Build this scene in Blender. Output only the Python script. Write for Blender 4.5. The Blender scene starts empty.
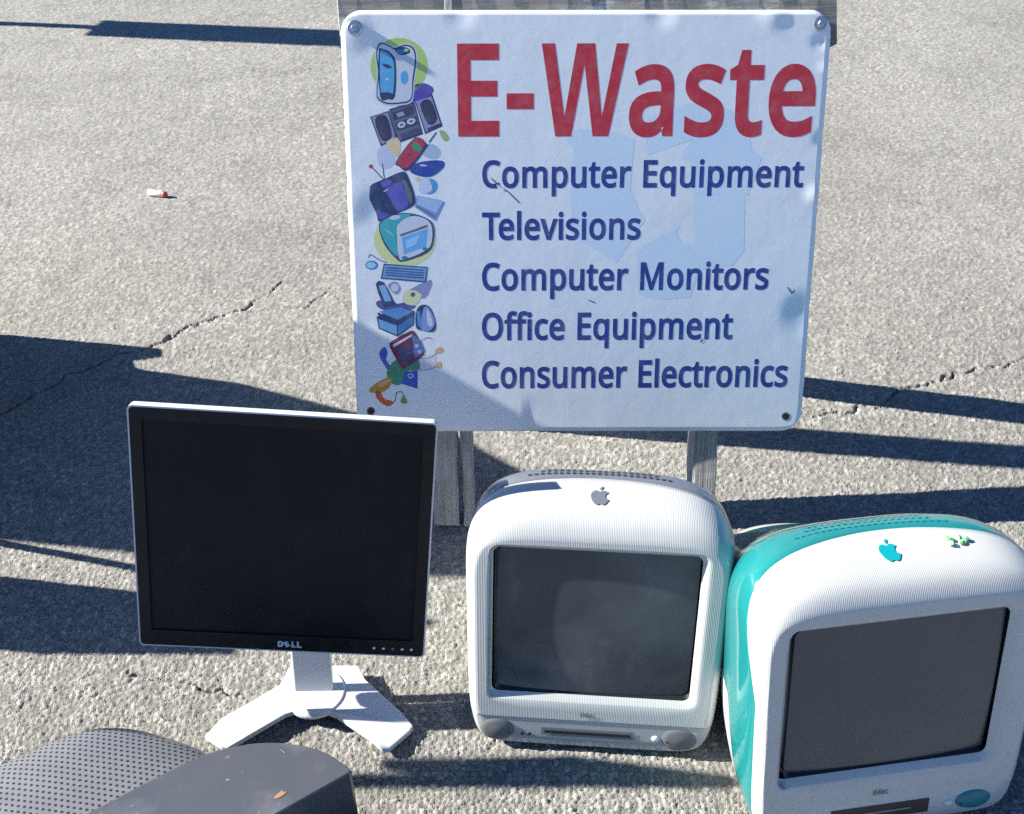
import bpy, bmesh, math, random
import numpy as np
from mathutils import Vector, Matrix
from mathutils.bvhtree import BVHTree

S = bpy.context.scene
COL = S.collection
R = math.radians
random.seed(7)

# ------------------------------------------------------------------ camera
CAM_H, PITCH = 1.27, 36.5
cam_data = bpy.data.cameras.new('camera')
cam_data.sensor_width = 36.0
cam_data.lens = 36.0 * 1000 / 1024
cam_data.clip_start, cam_data.clip_end = 0.05, 2000
cam = bpy.data.objects.new('camera', cam_data)
COL.objects.link(cam)
cam.location = (0, 0, CAM_H)
cam.rotation_euler = (R(90 - PITCH), 0, 0)
S.camera = cam

# ------------------------------------------------------------------ sky and sun
SUN_EL, SUN_AZ = 28.5, -8.0          # elevation; heading of the light over the ground (0 = to the right)
sun_dir = Vector((math.cos(R(SUN_EL)) * math.cos(R(SUN_AZ)), math.cos(R(SUN_EL)) * math.sin(R(SUN_AZ)), -math.sin(R(SUN_EL))))
world = bpy.data.worlds.new('World')
S.world = world
world.use_nodes = True
wn = world.node_tree
sky = wn.nodes.new('ShaderNodeTexSky')
sky.sky_type = 'NISHITA'
sky.sun_disc = False
sky.sun_elevation = R(SUN_EL)
sky.sun_rotation = math.atan2(-sun_dir.x, -sun_dir.y)
sky.air_density, sky.dust_density, sky.ozone_density = 0.8, 0.0, 7.5
wn.links.new(sky.outputs[0], wn.nodes['Background'].inputs[0])
wn.nodes['Background'].inputs[1].default_value = 0.054
sun_data = bpy.data.lights.new('sun', 'SUN')
sun_data.energy = 5.0
sun_data.angle = R(0.53)
sun_data.color = (1.0, 0.955, 0.84)
sun = bpy.data.objects.new('sun', sun_data)
COL.objects.link(sun)
sun.location = (-6, 0, 5)
sun.rotation_euler = sun_dir.to_track_quat('-Z', 'Y').to_euler()
vs = S.view_settings
vs.view_transform = 'Standard'
vs.look = 'None'
vs.gamma = 1.0
vs.exposure = 1.68
vs.use_curve_mapping = False
S.cycles.max_bounces = 8
S.cycles.use_denoising = False
S.cycles.caustics_reflective = False
S.cycles.caustics_refractive = False
S.cycles.sample_clamp_indirect = 1.0
S.cycles.blur_glossy = 0.5

# ------------------------------------------------------------------ helpers
def tag(o, label=None, cat=None, group=None, kind=None):
    if label: o['label'] = label
    if cat: o['category'] = cat
    if group: o['group'] = group
    if kind: o['kind'] = kind
    return o

def empty(name, loc=(0, 0, 0), rz=0.0, scale=1.0):
    o = bpy.data.objects.new(name, None)
    COL.objects.link(o)
    o.empty_display_size = 0.05
    o.location = loc
    o.rotation_euler = (0, 0, rz)
    o.scale = (scale,) * 3
    return o

def obj(name, me, mats=None, parent=None, smooth=False):
    o = bpy.data.objects.new(name, me)
    COL.objects.link(o)
    for m in (mats if isinstance(mats, (list, tuple)) else [mats] if mats else []):
        me.materials.append(m)
    if parent is not None: o.parent = parent
    if smooth and len(me.polygons):
        me.polygons.foreach_set('use_smooth', [True] * len(me.polygons))
    return o

def from_bm(name, bm, mats=None, parent=None, smooth=False):
    bmesh.ops.recalc_face_normals(bm, faces=bm.faces[:])
    me = bpy.data.meshes.new(name)
    bm.to_mesh(me)
    bm.free()
    return obj(name, me, mats, parent, smooth)

def pyd(name, V, F, mats=None, parent=None, smooth=False):
    me = bpy.data.meshes.new(name)
    me.from_pydata([tuple(v) for v in V], [], F)
    me.update()
    return obj(name, me, mats, parent, smooth)

def bevel_sharp(bm, w, seg=3, ang=35):
    es = [e for e in bm.edges if len(e.link_faces) == 2 and e.calc_face_angle(0) > R(ang)]
    if es and w > 0:
        bmesh.ops.bevel(bm, geom=es, offset=w, segments=seg, profile=0.6, affect='EDGES', clamp_overlap=True)

def prism_bm(pts, d0, d1, axis='z', bev=0.0, seg=3, xf=None):
    """polygon pts (a,b) extruded from d0 to d1 along an axis: z: (a,b,d); y: (a,d,b); x: (d,a,b)"""
    put = {'z': lambda a, b, d: (a, b, d), 'y': lambda a, b, d: (a, d, b), 'x': lambda a, b, d: (d, a, b)}[axis]
    bm = bmesh.new()
    lo = [bm.verts.new(put(a, b, d0)) for a, b in pts]
    hi = [bm.verts.new(put(a, b, d1)) for a, b in pts]
    n = len(pts)
    bm.faces.new(lo); bm.faces.new(hi)
    for i in range(n):
        bm.faces.new((lo[i], lo[(i + 1) % n], hi[(i + 1) % n], hi[i]))
    bmesh.ops.recalc_face_normals(bm, faces=bm.faces[:])
    bevel_sharp(bm, bev, seg)
    if xf is not None: bm.transform(xf)
    return bm

def box_bm(x0, x1, y0, y1, z0, z1, bev=0.0, seg=3, xf=None):
    return prism_bm([(x0, y0), (x1, y0), (x1, y1), (x0, y1)], z0, z1, 'z', bev, seg, xf)

def lathe_bm(prof, n=24, xf=None):
    """profile of (r, h) turned about +z"""
    bm = bmesh.new()
    rings = []
    for r, h in prof:
        if r < 1e-6: rings.append([bm.verts.new((0, 0, h))])
        else: rings.append([bm.verts.new((r * math.cos(2 * math.pi * k / n), r * math.sin(2 * math.pi * k / n), h)) for k in range(n)])
    for A, B in zip(rings[:-1], rings[1:]):
        for k in range(n):
            q = (k + 1) % n
            if len(A) == 1 and len(B) == 1: continue
            if len(A) == 1: bm.faces.new((A[0], B[k], B[q]))
            elif len(B) == 1: bm.faces.new((A[k], A[q], B[0]))
            else: bm.faces.new((A[k], A[q], B[q], B[k]))
    bmesh.ops.recalc_face_normals(bm, faces=bm.faces[:])
    if xf is not None: bm.transform(xf)
    return bm

def rrect(w, h, r, n=6, cx=0, cy=0):
    P = []
    for sx, sy, a0 in ((1, 1, 0), (-1, 1, 90), (-1, -1, 180), (1, -1, 270)):
        for k in range(n + 1):
            a = R(a0 + 90 * k / n)
            P.append((cx + sx * (w / 2 - r) + r * math.cos(a), cy + sy * (h / 2 - r) + r * math.sin(a)))
    return P

def spline(P, n=5, closed=True):
    """Catmull-Rom through P"""
    out = []; m = len(P)
    for i in range(m if closed else m - 1):
        g = (lambda k: P[k % m]) if closed else (lambda k: P[min(max(k, 0), m - 1)])
        p0, p1, p2, p3 = g(i - 1), g(i), g(i + 1), g(i + 2)
        for k in range(n):
            t = k / n
            out.append(tuple(0.5 * (2 * b + (c - a) * t + (2 * a - 5 * b + 4 * c - d) * t * t + (3 * b - a - 3 * c + d) * t ** 3)
                             for a, b, c, d in zip(p0, p1, p2, p3)))
    if not closed: out.append(tuple(P[-1]))
    return out

# ------------------------------------------------------------------ materials
class N:
    """a small node-tree writer"""
    def __init__(s, name):
        s.m = bpy.data.materials.new(name); s.m.use_nodes = True
        s.t = s.m.node_tree; s.b = s.t.nodes['Principled BSDF']
    def n(s, kind, **kw):
        q = s.t.nodes.new(kind)
        for k, v in kw.items():
            if k.startswith('_'): setattr(q, k[1:], v)
            else:
                key = k.replace('__', ' ')
                q.inputs[key].default_value = v
        return q
    def l(s, a, b): s.t.links.new(a, b)
    def set(s, **kw):
        for k, v in kw.items(): s.b.inputs[k.replace('__', ' ')].default_value = v
        return s
    def coord(s, out='Object'): return s.n('ShaderNodeTexCoord').outputs[out]
    def noise(s, vec, scale, detail=4, rough=0.55, stretch=None):
        if stretch is not None:
            mp = s.n('ShaderNodeMapping'); mp.inputs['Scale'].default_value = stretch
            s.l(vec, mp.inputs['Vector']); vec = mp.outputs[0]
        q = s.n('ShaderNodeTexNoise', Scale=scale, Detail=detail, Roughness=rough)
        s.l(vec, q.inputs['Vector']); return q.outputs['Fac']
    def ramp(s, fac, stops):
        q = s.n('ShaderNodeValToRGB'); e = q.color_ramp.elements
        while len(e) < len(stops): e.new(0.5)
        for k, (p, c) in enumerate(stops):
            e[k].position = p; e[k].color = (*c, 1) if len(c) == 3 else c
        s.l(fac, q.inputs['Fac']); return q.outputs['Color']
    def mixc(s, fac, a, b, mode='MIX'):
        q = s.n('ShaderNodeMix', _data_type='RGBA', _blend_type=mode)
        for sock, v in ((q.inputs[0], fac), (q.inputs[6], a), (q.inputs[7], b)):
            if hasattr(v, 'is_output'): s.l(v, sock)
            else: sock.default_value = v if not isinstance(v, tuple) or len(v) == 4 else (*v, 1)
        return q.outputs[2]
    def bump(s, h, strength=0.3, dist=0.001, prev=None):
        q = s.n('ShaderNodeBump', Strength=strength, Distance=dist)
        s.l(h, q.inputs['Height'])
        if prev is not None: s.l(prev, q.inputs['Normal'])
        return q.outputs[0]

def flat(name, col, rough=0.5, **kw):
    q = N(name); q.set(Base__Color=(*col, 1), Roughness=rough, **kw); return q.m

def plastic(name, col, rough=0.35, dirt=0.12, dirtcol=(0.25, 0.22, 0.18), scale=14, bump=0.04, ribs=None, **kw):
    """moulded plastic: slight mottling, scuffs and grime, fine relief"""
    q = N(name); co = q.coord()
    a = q.noise(co, scale, 6, 0.62)
    f = q.ramp(a, [(0.48, (0, 0, 0)), (0.78, (dirt, dirt, dirt))])
    c = q.mixc(f, col, dirtcol)
    sc = q.noise(co, 90, 3, 0.6, (1, 1, 0.15))
    f2 = q.ramp(sc, [(0.66, (0, 0, 0)), (0.72, (dirt * 0.7,) * 3)])
    c = q.mixc(f2, c, tuple(min(1, v * 0.6 + 0.3) for v in col))
    q.l(c, q.b.inputs['Base Color'])
    rr = q.ramp(q.noise(co, scale * 2.3, 5), [(0.3, (rough * 0.75,) * 3), (0.75, (min(1, rough * 1.45),) * 3)])
    q.l(rr, q.b.inputs['Roughness'])
    nb = q.bump(q.noise(co, 420, 2), bump, 0.0006)
    if ribs:
        w = q.n('ShaderNodeTexWave', _wave_type='BANDS', _bands_direction='X', Scale=ribs, Distortion=0.0)
        q.l(co, w.inputs['Vector'])
        nb = q.bump(w.outputs['Fac'], 0.17, 0.0008, nb)
    q.l(nb, q.b.inputs['Normal'])
    q.set(**kw); return q.m

def asphalt():
    q = N('asphalt'); co = q.coord()
    at = q.n('ShaderNodeAttribute'); at.attribute_name = 'stone'
    c = q.ramp(at.outputs['Fac'], [(0.0, (0.165, 0.160, 0.150)), (0.35, (0.245, 0.239, 0.227)), (0.7, (0.30, 0.293, 0.279)), (1.0, (0.40, 0.389, 0.37))])
    vo = q.n('ShaderNodeTexVoronoi', Scale=150.0); q.l(co, vo.inputs['Vector'])
    sc = q.n('ShaderNodeSeparateColor'); q.l(vo.outputs['Color'], sc.inputs[0])
    c = q.mixc(1.0, c, q.ramp(sc.outputs[0], [(0.0, (0.84, 0.84, 0.84)), (0.5, (1, 1, 1)), (0.95, (1.05, 1.05, 1.05)), (1.0, (1.35, 1.33, 1.29))]), 'MULTIPLY')
    big = q.ramp(q.noise(co, 0.9, 6, 0.65), [(0.3, (0.80, 0.795, 0.79)), (0.7, (1.10, 1.095, 1.08))])
    c = q.mixc(1.0, c, big, 'MULTIPLY')
    st = q.ramp(q.noise(co, 4.5, 6, 0.7), [(0.52, (1, 1, 1)), (0.72, (0.80, 0.79, 0.78))])
    c = q.mixc(1.0, c, st, 'MULTIPLY')
    fine = q.ramp(q.noise(co, 420, 4, 0.7), [(0.3, (0.80, 0.80, 0.80)), (0.7, (1.15, 1.15, 1.15))])
    c = q.mixc(1.0, c, fine, 'MULTIPLY')
    tar = q.ramp(q.noise(co, 165, 5, 0.75), [(0.60, (0, 0, 0)), (0.66, (0.6,) * 3)])      # bare tar and grit specks
    c = q.mixc(tar, c, (0.07, 0.068, 0.066))
    q.l(c, q.b.inputs['Base Color'])
    q.set(Roughness=0.85, Specular__IOR__Level=0.25)
    v = q.n('ShaderNodeTexVoronoi', _feature='DISTANCE_TO_EDGE', Scale=210.0); q.l(co, v.inputs['Vector'])
    e = q.ramp(v.outputs['Distance'], [(0.0, (0, 0, 0)), (0.16, (1, 1, 1))])
    nb = q.bump(e, 0.45, 0.0016)
    q.l(q.bump(q.noise(co, 480, 5, 0.75), 0.75, 0.0018, nb), q.b.inputs['Normal'])
    return q.m

def far_asphalt():
    q = N('asphalt_sheet'); co = q.coord()
    v = q.n('ShaderNodeTexVoronoi', Scale=95.0); q.l(co, v.inputs['Vector'])
    sep = q.n('ShaderNodeSeparateColor'); q.l(v.outputs['Color'], sep.inputs[0])
    c = q.ramp(sep.outputs[0], [(0.0, (0.150, 0.147, 0.141)), (0.5, (0.26, 0.255, 0.245)), (1.0, (0.37, 0.363, 0.35))])
    big = q.ramp(q.noise(co, 1.3, 5, 0.6), [(0.3, (0.82, 0.81, 0.8)), (0.7, (1.08, 1.07, 1.05))])
    q.l(q.mixc(1.0, c, big, 'MULTIPLY'), q.b.inputs['Base Color'])
    q.set(Roughness=0.85, Specular__IOR__Level=0.25)
    d = q.n('ShaderNodeTexVoronoi', _feature='DISTANCE_TO_EDGE', Scale=95.0); q.l(co, d.inputs['Vector'])
    q.l(q.bump(d.outputs['Distance'], 0.8, 0.006), q.b.inputs['Normal'])
    return q.m

def old_wood(name='weathered_wood', along=(2, 40, 40), dark=1.0):
    q = N(name); co = q.coord()
    g = q.noise(co, 4.0, 8, 0.7, along)
    c = q.ramp(g, [(0.26, (0.12, 0.115, 0.11)), (0.40, (0.34, 0.33, 0.315)), (0.58, (0.48, 0.468, 0.45)), (0.8, (0.60, 0.59, 0.575))])
    st = q.ramp(q.noise(co, 9, 4), [(0.35, (0.7, 0.7, 0.7)), (0.65, (1.1, 1.1, 1.1))])
    c = q.mixc(1.0, c, (dark, dark, dark), 'MULTIPLY')
    if dark < 1: c = q.mixc(q.ramp(q.noise(co, 14, 6, 0.75, (1, 1, 0.4)), [(0.55, (0, 0, 0)), (0.60, (0.85,) * 3)]), c, (0.48, 0.48, 0.47))
    q.l(q.mixc(1.0, c, st, 'MULTIPLY'), q.b.inputs['Base Color'])
    q.set(Roughness=0.85)
    q.l(q.bump(g, 0.7, 0.004), q.b.inputs['Normal']); return q.m

def glass_dark(name, col, rough, dust, dustcol=(0.30, 0.33, 0.36), scale=7, seed=0.0, spec=0.4):
    """dark display glass with a thin film of dust and wipe marks"""
    q = N(name)
    mp = q.n('ShaderNodeMapping'); mp.inputs['Location'].default_value = (seed, seed * 1.7, seed)
    q.l(q.coord(), mp.inputs['Vector']); co = mp.outputs[0]
    a = q.noise(co, scale, 5, 0.6)
    f = q.ramp(a, [(0.42, (0, 0, 0)), (0.72, (dust,) * 3)])
    b = q.ramp(q.noise(co, 22, 6, 0.7, (1, 1, 0.35)), [(0.55, (0, 0, 0)), (0.75, (dust * 0.5,) * 3)])
    ff = q.mixc(1.0, f, b, 'ADD')
    q.l(q.mixc(ff, col, dustcol), q.b.inputs['Base Color'])
    q.l(q.ramp(a, [(0.4, (rough,) * 3), (0.75, (rough + 0.12,) * 3)]), q.b.inputs['Roughness'])
    q.set(Specular__IOR__Level=spec)
    return q.m

M = {}
M['asphalt'] = asphalt()
M['far_asphalt'] = far_asphalt()
M['wood'] = old_wood('weathered_wood', (40, 40, 2), 0.62)
M['wood_up'] = old_wood('weathered_wood_upright', (40, 40, 2))
M['white_ribbed'] = plastic('white_ribbed_plastic', (0.47, 0.485, 0.485), 0.3, 0.14, ribs=135, Coat__Weight=0.3, Coat__Roughness=0.1)
M['white_case'] = plastic('white_case_plastic', (0.48, 0.50, 0.51), 0.3, 0.12, Coat__Weight=0.3, Coat__Roughness=0.1)
M['teal'] = plastic('teal_shell', (0.02, 0.42, 0.44), 0.14, 0.25, (0.25, 0.50, 0.52), 6, bump=0.02, Coat__Weight=1.0, Coat__Roughness=0.05, Transmission__Weight=0.62, IOR=1.22)
M['teal_solid'] = plastic('teal_solid', (0.0, 0.27, 0.31), 0.25, 0.05)
M['core'] = plastic('inner_shield', (0.42, 0.45, 0.46), 0.4, 0.5, (0.06, 0.07, 0.07), 7)
M['teal_dark'] = plastic('teal_speaker', (0.0, 0.17, 0.22), 0.4, 0.05)
M['graphite'] = plastic('graphite_shell', (0.13, 0.14, 0.17), 0.2, 0.08, Coat__Weight=1.0, Coat__Roughness=0.06)
M['graphite_dark'] = plastic('graphite_speaker', (0.12, 0.127, 0.135), 0.5, 0.12)
M['frost'] = plastic('frosted_panel', (0.36, 0.375, 0.385), 0.28, 0.15, Coat__Weight=0.5)
M['slot'] = flat('slot_black', (0.012, 0.013, 0.016), 0.5)
M['grey_trim'] = flat('grey_trim', (0.17, 0.18, 0.2), 0.4)
M['button'] = flat('button_white', (0.65, 0.67, 0.7), 0.35)
M['crt_mid'] = glass_dark('crt_glass_dusty', (0.040, 0.051, 0.062), 0.12, 0.40, (0.24, 0.26, 0.29), 4, 3.1)
M['crt_teal'] = glass_dark('crt_glass', (0.075, 0.084, 0.094), 0.16, 0.14, (0.16, 0.18, 0.2), 5, 8.3)
M['rubber'] = flat('black_rim', (0.008, 0.009, 0.011), 0.45)
M['lcd'] = glass_dark('lcd_matte', (0.004, 0.005, 0.007), 0.46, 0.15, (0.07, 0.08, 0.10), 7, 1.3, 0.18)
M['bezel_black'] = plastic('black_bezel', (0.005, 0.006, 0.007), 0.42, 0.04, Specular__IOR__Level=0.25)
M['silver'] = plastic('silver_plastic', (0.56, 0.58, 0.61), 0.32, 0.06, bump=0.02)
M['silver_white'] = plastic('silver_white_plastic', (0.56, 0.58, 0.61), 0.3, 0.10, bump=0.02)
M['logo_silver'] = flat('logo_silver', (0.62, 0.64, 0.70), 0.3)
M['grille'] = plastic('dark_grille', (0.155, 0.162, 0.185), 0.36, 0.3, (0.2, 0.2, 0.21), 16)
M['grille_hole'] = flat('grille_hole', (0.006, 0.006, 0.008), 0.8)
M['case_black'] = plastic('scuffed_black_plastic', (0.072, 0.077, 0.094), 0.28, 0.6, (0.22, 0.23, 0.25), 9, Coat__Weight=0.5, Coat__Roughness=0.25)
M['rust'] = flat('orange_scuff', (0.30, 0.16, 0.09), 0.7)
M['metal'] = flat('zinc_screw', (0.55, 0.56, 0.58), 0.32, Metallic=0.9)
M['dark_gap'] = flat('dark_gap', (0.02, 0.02, 0.022), 0.8)

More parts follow.
